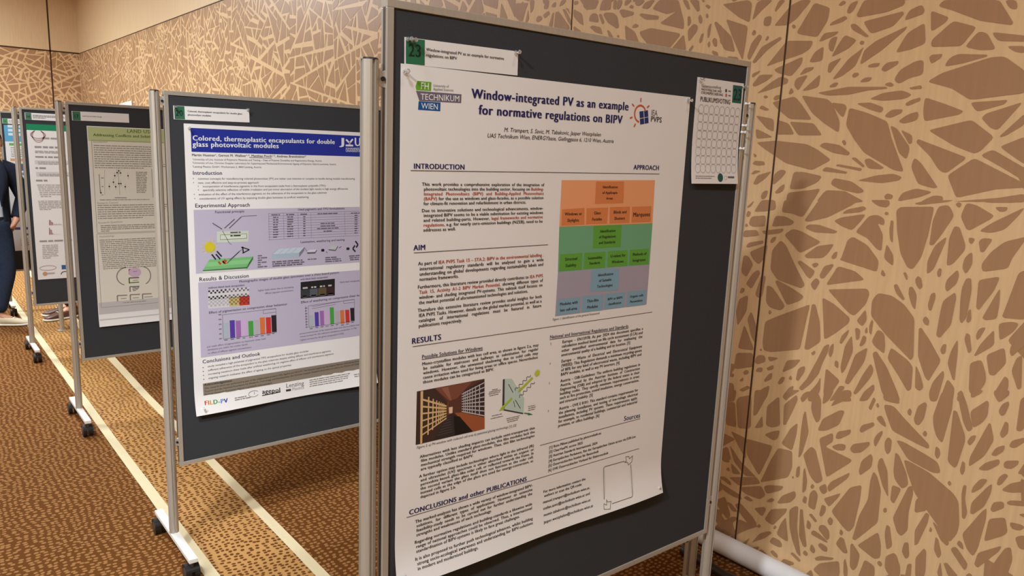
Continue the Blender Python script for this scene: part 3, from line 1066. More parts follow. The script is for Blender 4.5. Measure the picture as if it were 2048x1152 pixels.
class Print:
    """collects printed matter on a sheet; sheet coordinates in metres: x right, y down from the top left corner"""
    def __init__(s, sheet, surf, to_sheet):
        s.sheet, s.surf, s.to = sheet, surf, to_sheet
        s.parts = {}
        s.n = 0
    def new(s, part):
        s.n += 1
        return '%s#%d' % (part, s.n)
    def mb(s, part):
        return s.parts.setdefault(part, MB())
    def poly(s, part, col, pts, layer=1, px=True):
        if px: pts = [s.to(p) for p in pts]
        if len(pts) == 4 and max(np.hypot(*(np.array(pts[i]) - pts[i - 1])) for i in range(4)) > .1:
            a, c, d, e = [np.array(q) for q in pts]          # large patches follow the sheet's curve
            nu = max(1, int(max(np.hypot(*(c - a)), np.hypot(*(d - e))) / .03)); nv = max(1, int(max(np.hypot(*(e - a)), np.hypot(*(d - c))) / .015))
            g = [(a * (1 - i / nu) + c * i / nu) * (1 - j / nv) + (e * (1 - i / nu) + d * i / nu) * j / nv for j in range(nv + 1) for i in range(nu + 1)]
            s.mb(part).add([s.surf(x, y, .00022 * layer) for x, y in g], [(j * (nu + 1) + i, j * (nu + 1) + i + 1, (j + 1) * (nu + 1) + i + 1, (j + 1) * (nu + 1) + i) for j in range(nv) for i in range(nu)], ink(*col))
            return
        s.mb(part).add([s.surf(x, y, .00022 * layer) for x, y in pts], [list(range(len(pts)))], ink(*col))
    def line(s, part, col, a, c, w, layer=3, px=True):
        if px: a, c = s.to(a), s.to(c)
        a, c = np.array(a), np.array(c)
        d = c - a
        L = np.hypot(*d)
        if L < 1e-9: return
        n = np.array([-d[1], d[0]]) / L * w / 2
        k = max(1, int(L / .12))
        for i in range(k):
            p, q = a + d * i / k, a + d * (i + 1) / k
            s.poly(part, col, [p + n, q + n, q - n, p - n], layer, False)
    def ring(s, part, col, c, rx, ry, w, layer=3, a0=0, a1=360, n=28):
        for i in range(n):
            t0, t1 = math.radians(a0 + (a1 - a0) * i / n), math.radians(a0 + (a1 - a0) * (i + 1) / n)
            f = lambda t, k: (c[0] + (rx + k) * math.cos(t), c[1] - (ry + k) * math.sin(t))
            s.poly(part, col, [f(t0, -w / 2), f(t0, w / 2), f(t1, w / 2), f(t1, -w / 2)], layer, False)
    def disc(s, part, col, c, rx, ry, layer=3, n=28):
        s.poly(part, col, [(c[0] + rx * math.cos(2 * math.pi * k / n), c[1] + ry * math.sin(2 * math.pi * k / n)) for k in range(n)], layer, False)
    def put(s, part, t, col, x, y, cap, sx=1.0, bold=0.0, slant=0.0, word=0.0, dy=0.0, layer=3, res=2, cols=None):
        """set text with its baseline starting at (x, y); dy = baseline rise per metre"""
        b = s.mb(part)
        px = x
        for i, ch in enumerate(t):
            v, f, w = glyph(ch, 0, res)
            if v:
                k = cols[i] if cols else col
                for j, db in enumerate((-.5, .5) if bold else (0,)):      # heavier weight: struck twice, a hair apart
                    b.add([s.surf(px + (q[0] + slant * q[1] + bold * 3.2 * (db + .5)) * cap * sx, y - q[1] * cap + dy * (px - x), .00022 * layer + .00002 * j) for q in v], f, ink(*k))
            px += (w + bold * 2.2) * cap * sx + (word if ch == ' ' else 0)
        return px
    def fit(s, part, t, col, p0, p1, k=1.0, bold=0.0, slant=0.0, layer=3, res=2, cap=None, px=True, cols=None):
        """fill the stretch p0-p1 with t; k < 1 lowers the letters, cap sets the letter height"""
        a, c = (s.to(p0), s.to(p1)) if px else (p0, p1)
        W_ = c[0] - a[0]
        nat = text_width(t, bold, res)
        h = cap if cap else W_ / nat * k
        s.put(part, t, col, a[0], a[1], h, W_ / (nat * h), bold, slant, 0, (c[1] - a[1]) / W_, layer, res, cols)
        return h
    def centre(s, part, t, col, p, width, k=1.0, bold=0.0, layer=3, px=True):
        a = s.to(p) if px else p
        return s.fit(part, t, col, (a[0] - width / 2, a[1]), (a[0] + width / 2, a[1]), k, bold, layer=layer, px=False)
    def para(s, part, lines, p0, p1, q0, q1, bold=.02, hang=True, hi=None, capk=.66, last=True):
        """justified block: first baseline p0-p1, last baseline q0-q1; hi = (line, start, end) spans in red"""
        a, c, d, e = s.to(p0), s.to(p1), s.to(q0), s.to(q1)
        n = len(lines)
        pitch = (d[1] - a[1]) / max(1, n - 1)
        cap = pitch * capk
        sq = min((c[0] - (a[0] if i == 0 else d[0])) / (text_width(t, bold) * cap) for i, t in enumerate(lines[:-1])) if n > 1 else 1
        sq = min(sq, 1.12)
        for i, t in enumerate(lines):
            x0 = a[0] if i == 0 else d[0]
            x1 = c[0] if i < n - 1 else e[0]
            y = a[1] + pitch * i
            nat = text_width(t, bold) * cap * sq
            sp = t.count(' ')
            word = (x1 - x0 - nat) / sp if (sp and i < n - 1) else 0
            k = sq if i < n - 1 else sq * min(1.08, max(.9, (x1 - x0) / nat))
            cols = [(34, 30, 32)] * len(t)
            for h in (hi or ()):
                if h[0] == i:
                    for j in range(h[1], min(h[2], len(t))): cols[j] = (178, 74, 52)
            s.put(part, t, None, x0, y, cap, k, bold, 0, word, cols=cols)
    def greek(s, part, col, p0, p1, q0, q1, n, h, seed=0, last=.5, px=True):
        """unreadable small print: word-long strokes in n lines between the top line p0-p1 and the bottom line q0-q1"""
        rng = random.Random(seed)
        a, c, d, e = [s.to(p) for p in (p0, p1, q0, q1)] if px else (p0, p1, q0, q1)
        for i in range(n):
            t = i / max(1, n - 1)
            x0, x1, y = a[0] + (d[0] - a[0]) * t, c[0] + (e[0] - c[0]) * t, a[1] + (d[1] - a[1]) * t
            if i == n - 1 and n > 1: x1 = x0 + (x1 - x0) * last
            x = x0
            while x < x1 - h:
                w = min(x1 - x, h * rng.uniform(1.2, 7))
                s.poly(part, col, [(x, y - h), (x + w, y - h), (x + w, y), (x, y)], 3, False)
                x += w + h * .65
    def finish(s):
        for name, b in s.parts.items():
            b.build(name.split('#')[0], s.sheet)

def sheet(name, label, cat, group, corner, w, h, to_plane, x_axis_yaw, surf_off=.0012, curl=None, tilt=0.0, nx=12, ny=24, material=None):
    """paper pinned to a board; corner = (along, z) of the top left corner on the board plane; returns a Print"""
    cx, cz = corner
    ct, st = math.cos(tilt), math.sin(tilt)
    org = to_plane(cx, cz)
    def surf(x, y, off):
        bulge = curl(x / w, y / h) if curl else 0.0
        lx, lz = x * ct + y * st, -(y * ct - x * st)
        return (lx, -(surf_off + bulge + off), lz)
    b = MB()
    vs, fs = [], []
    for j in range(ny + 1):
        for i in range(nx + 1):
            vs.append(surf(w * i / nx, h * j / ny, 0))
    back = len(vs)
    for j in range(ny + 1):
        for i in range(nx + 1):
            vs.append(surf(w * i / nx, h * j / ny, -.0005))
    for j in range(ny):
        for i in range(nx):
            a = j * (nx + 1) + i
            fs.append((a, a + nx + 1, a + nx + 2, a + 1))
            fs.append((back + a, back + a + 1, back + a + nx + 2, back + a + nx + 1))
    edge = [i for i in range(nx + 1)] + [(j + 1) * (nx + 1) + nx for j in range(ny)] + [ny * (nx + 1) + i for i in range(nx - 1, -1, -1)] + [j * (nx + 1) for j in range(ny - 1, 0, -1)]
    b.add(vs, fs, material or M_PAPER, True)
    m = len(edge)                                      # the cut edge keeps its own vertices so the faces shade flat
    b.add([vs[i] for i in edge] + [vs[back + i] for i in edge], [(i, (i + 1) % m, m + (i + 1) % m, m + i) for i in range(m)], material or M_PAPER, False)
    o = b.build(name, None, org, x_axis_yaw)
    tag(o, label, cat, group)
    return o, surf
def plane23(a, z):
    return (a * math.cos(YAW23), a * math.sin(YAW23), z)
def mapper(on, corner, tilt=0.0):
    ct, st = math.cos(tilt), math.sin(tilt)
    def to(p):
        a, z = on(*p)
        dx, dy = a - corner[0], corner[1] - z
        return (dx * ct - dy * st, dx * st + dy * ct)
    return to
INK, NAVY, RED, GREY = (34, 30, 32), (38, 36, 92), (178, 74, 52), (110, 106, 108)

# ================================================================== poster 23
corner = (0.0, 1.8904)
def curl23(u, v):
    k = max(0.0, (v - .90) / .10)
    return .0005 + .016 * k * k * (1 + .25 * math.sin(9 * u)) + .0012 * math.sin(3.1 * u + 1.5) * math.sin(math.pi * v)
o, surf = sheet('poster', 'large white poster about window-integrated PV on the nearest board', 'poster', 'conference posters', corner, .9086, 1.1647, plane23, YAW23, curl=curl23, nx=16, ny=60)
P = Print(o, surf, mapper(on_23, corner))
A = tile(790, 60, 3.357)
P.poly('logo', (104, 164, 44), [A(q) for q in ((147, 342), (241, 350), (238, 410), (140, 404), (134, 380))])
P.poly('logo', (110, 100, 118), [A(q) for q in ((137, 408), (443, 432), (440, 491), (160, 476))])
P.poly('logo', (24, 84, 150), [A(q) for q in ((155, 478), (302, 487), (300, 546), (151, 536))])
P.fit('logo', 'FH', (240, 240, 236), A((167, 397)), A((226, 401)), k=1.12)
P.fit('logo', 'TECHNIKUM', (240, 240, 236), A((167, 467)), A((430, 481)), k=1.05)
P.fit('logo', 'WIEN', (240, 240, 236), A((172, 527)), A((286, 535)), k=1.05)
P.fit('logo', 'University of', GREY, A((252, 380)), A((356, 386)))
P.fit('logo', 'Applied Sciences', GREY, A((252, 404)), A((388, 412)))
P.fit('title_text', 'Window-integrated PV as an example', NAVY, A((507, 457)), A((1563, 540)), bold=.04, k=1.04, res=4)
P.fit('title_text', 'for normative regulations on BIPV', NAVY, A((555, 565)), A((1521, 629)), bold=.04, k=1.04, res=4)
P.fit('author_text', 'M. Trampert, S. Savic, M. Tabakovic, Jasper Westphalen', INK, A((725, 682)), A((1378, 714)), slant=.22)
P.fit('author_text', 'UAS Technikum Wien, ENERGYbase, Giefinggasse 6, 1210 Wien, Austria', INK, A((612, 721)), A((1463, 758)), slant=.22)
c = P.to(A((1642, 562)))
P.ring('emblem', (206, 92, 60), c, .021, .021, .0045, a0=20, a1=265)
for a in (35, 92, 145, 200, 240):
    r = math.radians(a)
    P.line('emblem', (206, 92, 60), (c[0] + .030 * math.cos(r), c[1] - .030 * math.sin(r)), (c[0] + .040 * math.cos(r), c[1] - .040 * math.sin(r)), .004, px=False)
for q in (((1637, 548), (1664, 543), (1667, 587), (1640, 592)), ((1668, 542), (1694, 538), (1697, 582), (1671, 586)),
          ((1640, 597), (1667, 591), (1670, 630), (1643, 635)), ((1671, 590), (1697, 586), (1699, 624), (1673, 629))):
    P.poly('emblem', (34, 50, 110), [A(k) for k in q], 2)
P.fit('emblem', 'IEA', GREY, A((1714, 573)), A((1757, 577)), k=1.2)
P.fit('emblem', 'PVPS', (60, 56, 62), A((1711, 614)), A((1786, 622)), bold=.02)
def head(t, p0, p1, bold=.032):
    P.fit(P.new('heading_text'), t, NAVY, p0, p1, bold=bold, k=1.0, res=3)
def rule(p, q):
    P.line(P.new('rule_line'), (70, 66, 84), p, q, .0013)
head('INTRODUCTION', A((118, 930)), A((463, 936)))
head('APPROACH', A((1597, 936)), A((1769, 941)))
rule(A((100, 943)), A((1772, 966)))
Bq = tile(800, 320, 3.2)
head('AIM', Bq((80, 577)), Bq((158, 573)))
rule(Bq((83, 593)), Bq((942, 541)))
P.para(P.new('paragraph_text'), ['This work provides a comprehensive exploration of the integration of', 'photovoltaic technologies into the building sector, focusing on Building-',
       'Integrated Photovoltaics (BIPV) and Building-Applied Photovoltaics', '(BAPV) for the use as windows and glass-facades, as a possible solution',
       'for climate-fit renovation and refurbishment in urban districts.'], Bq((135, 164)), Bq((918, 164)), Bq((145, 288)), Bq((803, 278)),
       hi=((1, 64, 99), (2, 0, 99), (3, 0, 6)))
P.para(P.new('paragraph_text'), ['Due to innovative solutions and technological advancements, window-', 'integrated BIPV seems to be a viable substitution for existing windows',
       'and related building-parts. However, legal frameworks and normative', 'regulations, e.g. for nearly zero-emission buildings (NZEB), need to be', 'addresses as well.'],
       Bq((133, 333)), Bq((912, 318)), Bq((143, 457)), Bq((352, 450)), hi=((2, 37, 99), (3, 0, 11)))
P.para(P.new('paragraph_text'), ['As part of IEA PVPS Task 15 \u2013 STA.2: BIPV in the environmental labelling .', 'international regulatory standards will be analysed to gain a wide',
       'understanding on global developments regarding sustainability labels and', 'normative frameworks.'], Bq((110, 673)), Bq((915, 620)), Bq((118, 773)), Bq((370, 752)), hi=((0, 11, 99),))
P.para(P.new('paragraph_text'), ['Furthermore, this literature review provided directly contributes to IEA PVPS', 'Task 15, Activity A1-2 BIPV Market Potential, showing different types of',
       'window- and shading integrated PV-systems. This subtask itself focuses on', 'the market potential of aforementioned technologies and solutions.'],
       Bq((107, 823)), Bq((910, 750)), Bq((115, 922)), Bq((815, 848)), hi=((0, 69, 99), (1, 0, 45)))
P.para(P.new('paragraph_text'), ['Therefore this extensive literature review provides useful insights for both', 'IEA PVPS Tasks. However, details on the global market potential, as well as a',
       'catalogue of international regulations must be featured in future', 'publications respectively.'], Bq((107, 972)), Bq((903, 880)), Bq((113, 1070)), Bq((392, 1034)))
D = tile(800, 640, 4.43)
head('RESULTS', D((93, 210)), D((357, 170)))
rule(D((105, 233)), tile(1080, 340, 3.6)((805, 1022)))
P.fit(P.new('heading_text'), 'Possible Solutions for Windows', (44, 42, 80), D((185, 340)), D((725, 257)), bold=.012)
rule(D((185, 347)), D((725, 264)))
P.para(P.new('paragraph_text'), ['Mono-crystalline modules with less cell area, as shown in figure 2.a, may', 'be suitable for staircases and hallways as substitution for regular',
       'windows. However, the unwanted shadowing due to solid cells may', 'cause irritation when used for living areas or office spaces. Nevertheless', 'those modules can be categorised as BIPV.'],
       D((187, 400)), D((1220, 240)), D((195, 560)), D((825, 448)))
P.fit(P.new('caption_text'), 'Figure 2: a) PV-window with reduced cell area b) patented glazing technology [1], [2]', (70, 66, 68), D((140, 1138)), D((1023, 936)), slant=.2)
# corridor picture
def pic(col, pts, layer):
    P.poly('photograph', col, [D(q) for q in pts], layer)
pic((92, 56, 44), ((143, 630), (742, 518), (742, 960), (133, 1103)), 1)
pic((66, 46, 40), ((143, 630), (300, 600), (420, 730), (420, 830), (283, 1068), (133, 1103)), 2)
pic((124, 74, 58), ((300, 600), (640, 537), (500, 690), (430, 715)), 2)
pic((150, 96, 78), ((360, 600), (420, 588), (450, 706), (440, 712)), 3)
pic((60, 44, 46), ((545, 630), (742, 520), (742, 850), (540, 805)), 2)
pic((52, 44, 42), ((283, 1068), (410, 850), (470, 820), (640, 985)), 2)
pic((28, 22, 20), ((470, 850), (520, 850), (640, 985), (480, 1020)), 3)
pic((156, 86, 50), ((478, 820), (540, 815), (742, 860), (742, 960), (640, 985)), 3)
pic((228, 196, 170), ((425, 770), (460, 765), (458, 820), (428, 826)), 3)
pic((112, 66, 40), ((410, 720), (425, 718), (425, 830), (412, 850)), 4)
pic((214, 180, 128), ((175, 628), (198, 624), (190, 1090), (172, 1094)), 4)
for k in range(6):                                     # bright grid on the left wall
    t = k / 5
    ya, yb = 700 + 330 * t * .95, 760 + 105 * t
    P.line('photograph', (214, 180, 128), D((190, ya)), D((405, yb)), .0042 - .0002 * k, 4)
for k, xx in enumerate((247, 287, 318, 340, 357, 371, 383)):
    f = (xx - 190) / 215
    P.line('photograph', (214, 180, 128), D((xx, 652 + 95 * f)), D((xx - 6, 1075 - 235 * f)), .0036 - .00035 * k, 4)
for k in range(8):                                     # pale grid on the right wall
    t = k / 7
    P.line('photograph', (188, 182, 184), D((540, 655 + 150 * t)), D((742, 550 + 295 * t)), .0026, 4)
for xx in (560, 575, 592, 612, 634, 662, 698):
    f = (xx - 545) / 197
    P.line('photograph', (188, 182, 184), D((xx, 640 - 95 * f)), D((xx - 2, 812 + 40 * f)), .0015 + .0012 * f, 4)
for k in range(7):                                     # reflections on the floor
    P.line('photograph', (96, 84, 80), D((320 + 14 * k, 1020 - 26 * k)), D((455 - 2 * k, 985 - 22 * k)), .001, 3)
# glazing sketch
P.poly('diagram', (186, 204, 196), [D(q) for q in ((920, 520), (985, 518), (1095, 690), (1090, 825), (910, 785))], 1)
P.poly('diagram', (64, 58, 66), [D(q) for q in ((905, 525), (922, 519), (918, 783), (900, 778))], 2)
P.poly('diagram', (64, 58, 66), [D(q) for q in ((905, 785), (1085, 820), (1085, 832), (908, 798))], 2)
for a, q, w, col in (((1168, 508), (1050, 625), .006, (166, 196, 44)), ((985, 690), (890, 785), .006, (166, 196, 44)), ((1095, 822), (1155, 832), .003, (60, 130, 100)),
                     ((955, 565), (995, 640), .0015, INK), ((1015, 705), (1060, 780), .0015, INK), ((1000, 715), (1012, 770), .0012, INK)):
    P.line('diagram', col, D(a), D(q), w, 3)
for tip, p_, q_, col in (((1040, 640), (1055, 592), (1078, 612), (166, 196, 44)), ((868, 803), (905, 762), (916, 792), (166, 196, 44)), ((1172, 834), (1128, 818), (1128, 842), (60, 130, 100))):
    P.poly('diagram', col, [D(tip), D(p_), D(q_)], 3)
c = P.to(D((1210, 468)))
P.disc('diagram', (190, 196, 50), c, .0065, .0065, 3)
for k in range(12):
    a = math.pi * k / 6
    P.line('diagram', (190, 196, 50), (c[0] + .007 * math.cos(a), c[1] - .007 * math.sin(a)), (c[0] + .010 * math.cos(a), c[1] - .010 * math.sin(a)), .0016, 3, px=False)
for p_, q_, col in (((1150, 485), (1010, 620), (60, 40, 44)), ((1185, 545), (1048, 682), (50, 50, 60))):
    last = None
    for k in range(31):
        t = k / 30
        x, y = p_[0] + (q_[0] - p_[0]) * t, p_[1] + (q_[1] - p_[1]) * t
        w = 7 * math.sin(t * 26)
        if last: P.line('diagram', col, D(last), D((x + w, y + w)), .0013, 3)
        last = (x + w, y + w)
for k, (a, q) in enumerate((((808, 620), (858, 612)), ((782, 640), (885, 626)), ((778, 656), (880, 640)), ((785, 672), (870, 658)), ((1128, 768), (1195, 748)), ((1130, 784), (1195, 765)), ((1128, 802), (1190, 785)),
                            ((808, 850), (898, 832)), ((796, 875), (905, 855)), ((936, 875), (1055, 852)), ((940, 890), (1050, 867)), ((945, 905), (1045, 882)))):
    P.greek('diagram', GREY, D(a), D(q), D(a), D(q), 1, .0016, seed=k)
# framework diagram on the right
E_ = tile(1080, 340, 3.6)
for col, q in (((232, 160, 112), ((152, 73), (825, 73), (808, 383), (135, 408))), ((110, 166, 126), ((135, 408), (808, 383), (787, 680), (125, 735))),
               ((164, 156, 172), ((125, 735), (787, 680), (765, 968), (105, 1053)))):
    P.poly('framework_diagram', col, [E_(k) for k in q], 1)
OR, GR, BL = (214, 128, 76), (96, 160, 60), (128, 164, 184)
for col, q, t in ((OR, ((400, 83), (602, 83), (597, 238), (392, 243)), ('Identification', 'of Applicaple', 'Areas')),
                  (OR, ((155, 283), (317, 273), (315, 393), (150, 400)), ('Windows or', 'Skylights')), (OR, ((332, 275), (487, 270), (480, 385), (328, 390)), ('Glass', 'Facades')),
                  (OR, ((500, 268), (645, 263), (640, 380), (497, 385)), ('Blinds and', 'Shutters')), (OR, ((660, 265), (800, 260), (795, 372), (655, 378)), ('Marquees',)),
                  (GR, ((383, 402), (585, 395), (577, 553), (377, 563)), ('Identification', 'of Regulations', 'and Standards')),
                  (GR, ((142, 607), (300, 597), (295, 715), (135, 725)), ('Structual', 'Stability')), (GR, ((317, 597), (470, 588), (463, 702), (312, 710)), ('Sustainability', 'Standards')),
                  (GR, ((487, 585), (630, 577), (625, 688), (482, 697)), ('U-values for', 'Windows')), (GR, ((645, 575), (783, 565), (777, 677), (640, 685)), ('Methods of', 'Integration')),
                  (BL, ((370, 717), (570, 707), (560, 865), (358, 875)), ('Identification', 'of Suitable', 'Technologies')),
                  (BL, ((125, 930), (285, 915), (280, 1025), (115, 1045)), ('Modules with', 'less cell-area')), (BL, ((303, 910), (452, 898), (445, 1010), (297, 1025)), ('Thin-film', 'Modules')),
                  (BL, ((467, 892), (610, 880), (602, 988), (462, 1002)), ('BIPV or BAPV', 'classification')), (BL, ((627, 875), (762, 862), (755, 970), (620, 987)), ('Organic cells', 'Perowskites'))):
    pp = [P.to(E_(k)) for k in q]
    P.poly('framework_diagram', col, pp, 2, False)
    x0, x1 = (pp[0][0] + pp[3][0]) / 2, (pp[1][0] + pp[2][0]) / 2
    y0, y1 = (pp[0][1] + pp[1][1]) / 2, (pp[2][1] + pp[3][1]) / 2
    n = len(t)
    wmax = max(text_width(k, .016) for k in t)
    cap = min((x1 - x0) * .88 / wmax, (y1 - y0) / n * .36)
    if 'Sustain' in t[0] or 'BIPV or' in t[0] or 'Organic' in t[0]: cap *= .86
    for i, k in enumerate(t):
        w = text_width(k, .016) * cap
        y = (y0 + y1) / 2 + (i - (n - 1) / 2) * cap * 2.15 + cap / 2
        P.put('framework_diagram', k, (40, 34, 34), (x0 + x1) / 2 - w / 2, y, cap, 1, .016, layer=4)
P.fit(P.new('caption_text'), 'Figure 1: Identification of the general framework', (70, 66, 68), E_((85, 1083)), E_((425, 1036)), slant=.2)
# right column
Fq = tile(1060, 640, 4.8)
P.fit(P.new('heading_text'), 'National and International Regulations and Standards', (44, 42, 80), Fq((183, 178)), Fq((940, 71)), bold=.012)
rule(Fq((183, 187)), Fq((940, 78)))
for ls, a, b_, c_, d_ in ((['Europe \u2013 EN15978: As per 2024 this document specifies a', 'calculation method based on life cycle assessment (LCA) and', 'other quantified environmental data for evaluating the', 'environmental quality of a building and its location. [3]'], (303, 222), (1080, 106), (293, 348), (957, 243)),
                         (['Europe \u2013 Waste of Electrical and Electronical Equipment', '(WEEE): This Regulation demands a minimum recycling-quote', 'of 80% for any kind of electronical waste, including BIPV and', 'BAPV modules, as well as any PV inverters. [4]'], (293, 408), (1070, 276), (288, 535), (855, 432)),
                         (['Austria \u2013 OIB-Guidelines: The uniform building regulations in', 'Austria, issued by the Austrian Institute of Construction', 'Engineering (OIB) and adopted by the federal states in their', 'building codes. They specify minimum requirements in areas', 'such as fire protection, sound insulation, energy conservation,', 'and structural stability. [5]'], (285, 597), (1053, 441), (276, 802), (597, 733)),
                         (['Austria \u2013 OVE E 8101: This standard contains requirements for', 'the planning, installation, and testing of low-voltage electrical', 'installations, including PV systems. These requirements apply,', 'for example, to residential buildings, commercial and industrial', 'premises, or office buildings. [6]'], (273, 862), (1032, 688), (263, 1027), (660, 932))):
    P.para(P.new('paragraph_text'), ls, Fq(a), Fq(b_), Fq(c_), Fq(d_))
for q in ((187, 238), (180, 428), (173, 616), (163, 883)):
    P.fit(P.new('bullet_mark'), '\u203a', INK, Fq(q), Fq((q[0] + 12, q[1] - 2)))
P.fit(P.new('heading_text'), 'Sources', NAVY, Fq((895, 968)), Fq((1053, 933)), bold=.014)
H = tile(1060, 800, 4.432)
rule(H((83, 400)), H((973, 163)))
for t, a, q in (('[1] Reto Miloni published by photovoltaik.eu', (163, 430), (625, 300)), ('[2] ClearVuePV, access 2025', (162, 470), (463, 386)), ('[3] Austrian Standards International, 2024', (160, 510), (592, 388)),
                ('[4] Europ\u00e4isches Parlament, Rat der Europ\u00e4ischen Union access via EUR-Lex', (159, 552), (932, 330)), ('[5] \u00d6sterreichisches Institut f\u00fcr Bautechnik', (157, 592), (602, 462)), ('[6] OVE \u00d6sterreichischer Verband f\u00fcr Elektrotechnik', (155, 633), (688, 475)),
                ('For more information contact the', (112, 823), (486, 706)), ('authors or scan the QR-code:', (120, 858), (455, 753)), ('manuel.trampert@technikum-wien.at,', (107, 915), (524, 782)),
                ('stefan.savic@technikum-wien.at and', (107, 970), (520, 832)), ('momir.tabakovic@technikum-wien.at', (107, 1025), (520, 886)), ('jasper.westphalen@technikum-wien.at', (103, 1085), (536, 933))):
    P.fit(P.new('contact_text'), t, INK, H(a), H(q), bold=.022, k=1.06)
rule(tile(790, 850, 3.816)((83, 703)), H((962, 428)))
J = tile(790, 850, 3.816)
head('CONCLUSIONS and other PUBLICATIONS', J((100, 684)), J((1000, 424)))
for ls, a, b_, c_, d_ in ((['Alternatives with less shading impacts can include semi-transparent thin', 'film modules. Unlike standard glass-modules, this film modules lack the', 'mechanical strength required for windows. Thus, this film technologies', 'are typically classified as BAPV.'], (183, 250), (1062, 36), (190, 345), (593, 245)),
                         (['A further option may include technologies where light in the infrared (IR)', 'and ultraviolet (UV) spectrum is either absorbed within an organic or', 'perovskite based, glass-like solar cell, or reflected towards the frame. In', 'the second variant the glass itself dose not function as the solar cell,', 'instead cells at the edge of the glass are used for energy-conversion, as', 'depicted in figure 2.b.'], (178, 400), (1055, 171), (187, 557), (460, 484)),
                         (['The marked-analyses has shown a wide variety of window-integrated BIPV-', 'solutions, for different types of applications. However an extensive', 'feasibility-study needs to be carried out for further understanding the', 'strengths and weaknesses of each technology.'], (148, 747), (1045, 483), (157, 848), (732, 680)),
                         (['Regarding normative regulations and building-standards a likewise wide', 'range of national approaches could be observed. Thus, a international', 'standardisation of BIPV-systems is likely to face great challenges.'], (143, 905), (1040, 626), (152, 970), (943, 726)),
                         (['It is also proposed to further push technological advances, whilst building', 'strong socio-ecological awareness and understanding for BIPV-solutions', 'in modern and modernised buildings.'], (140, 1027), (1038, 741), (152, 1092), (613, 950))):
    P.para(P.new('paragraph_text'), ls, J(a), J(b_), J(c_), J(d_))
# phone-shaped frame held by two line-drawn hands (the code inside is left out)
def fr(*pts, w=.0018, col=(96, 96, 74)):
    for a, q in zip(pts, pts[1:]): P.line('frame_drawing', col, H(a), H(q), w)
fr((832, 540), (660, 588), (648, 602), (636, 870)); fr((888, 570), (876, 832), (866, 842), (695, 902))
fr((845, 500), (872, 498), (876, 520), (905, 492), (898, 545), (868, 575), (862, 552), (832, 550), (850, 540), (845, 500), col=(120, 122, 84))
fr((622, 950), (628, 905), (650, 915), (655, 870), (662, 890), (692, 882), (680, 912), (672, 945), (648, 948), (622, 950), col=(120, 122, 84))
P.finish()

# ================================================================== title card 23 and voting sheet
def card(label, on, plane, yaw, px, w, h, tilt, num, lines, npos, gx, green=(44, 108, 74), cat='title card'):
    c0 = on(*px)
    o, sf = sheet('title_card', label, cat, 'numbered title cards above the posters', c0, w, h, plane, yaw, tilt=tilt, nx=6, ny=2)
    Q = Print(o, sf, None)
    Q.poly('number_patch', green, [(.003, .001), (gx, .001), (gx, h - .001), (.003, h - .001)], 1, False)
    Q.fit('number_patch', num, (22, 44, 32), (npos[0], npos[2]), (npos[1], npos[2]), layer=3, px=False, k=1.15, bold=.01)
    for t, x0, x1, y in lines:
        if t: Q.fit('title_text', t, (48, 44, 46), (x0, y), (x1, y), bold=.016, px=False)
        else: Q.greek('title_text', (90, 86, 88), (x0, y), (x1, y), (x0, y), (x1, y), 1, .0035, seed=int(x1 * 1000), last=1, px=False)
    Q.finish()
    return o
a0, a1, a2 = on_23(808.5, 74), on_23(1035.8, 103), on_23(808.8, 126)
w = math.hypot(a1[0] - a0[0], a1[1] - a0[1]); t23 = math.atan2(a1[1] - a0[1], a1[0] - a0[0]); h = a0[1] - a2[1] + .002
L0, L1, L2 = [mapper(on_23, a0, t23)(A(q)) for q in ((205, 140), (728, 197), (412, 200))]
card('white title card numbered 23 above the large white poster', on_23, plane23, YAW23, (808.5, 74), w, h, t23, '23',
     [('Window-integrated PV as an example for normative', L0[0], L1[0], L0[1]), ('regulations on BIPV', L0[0], L2[0], L2[1])], (.008, .040, .036), .0475)

V = tile(1380, 150, 5.008)
v0, v1, v2, v3 = [on_23(*V(q)) for q in ((73, 20), (537, 86), (5, 1085), (437, 1094))]
vt = math.atan2(v1[1] - v0[1], v1[0] - v0[0])
vw, vh = math.hypot(v1[0] - v0[0], v1[1] - v0[1]), math.hypot(v2[0] - v0[0], v2[1] - v0[1])
o, sf = sheet('voting_sheet', 'narrow white voting sheet with rows of circles, right of the large poster', 'voting sheet', None, v0, vw, vh, plane23, YAW23,
              curl=lambda u, v: .012 * max(0, v - .55) ** 2 * 4 + .004 * u * max(0, v - .5), tilt=vt, nx=6, ny=20)
Q = Print(o, sf, mapper(on_23, v0, vt))
Q.fit('sheet_text', 'Gesamtausstellung', GREY, V((108, 122)), V((305, 138)))
Q.fit('sheet_text', 'PHOTOVOLTAIK UND', (56, 52, 56), V((107, 155)), V((312, 176)), bold=.01)
Q.fit('sheet_text', 'STROMSPEICHERUNG', (56, 52, 56), V((105, 188)), V((326, 212)), bold=.01)
Q.fit(Q.new('sheet_title'), 'PUBLIKUMSVOTING', (40, 38, 42), V((95, 262)), V((398, 294)), bold=.012, k=1.25)
Q.poly('number_patch', (36, 96, 86), [V(q) for q in ((428, 100), (520, 112), (508, 287), (417, 276))], 1)
Q.fit('number_patch', '23', (20, 40, 38), V((424, 248)), V((508, 258)), k=1.2, bold=.012)
for q, col in (((357, 157), (70, 80, 84)), ((358, 203), (190, 120, 84))):
    Q.disc(Q.new('emblem'), col, Q.to(V(q)), .0045, .005, 2)
Q.greek(Q.new('sheet_note'), GREY, V((378, 165)), V((402, 168)), V((378, 165)), V((402, 168)), 1, .003)
Q.greek(Q.new('sheet_note'), GREY, V((378, 210)), V((402, 213)), V((378, 210)), V((402, 213)), 1, .003)
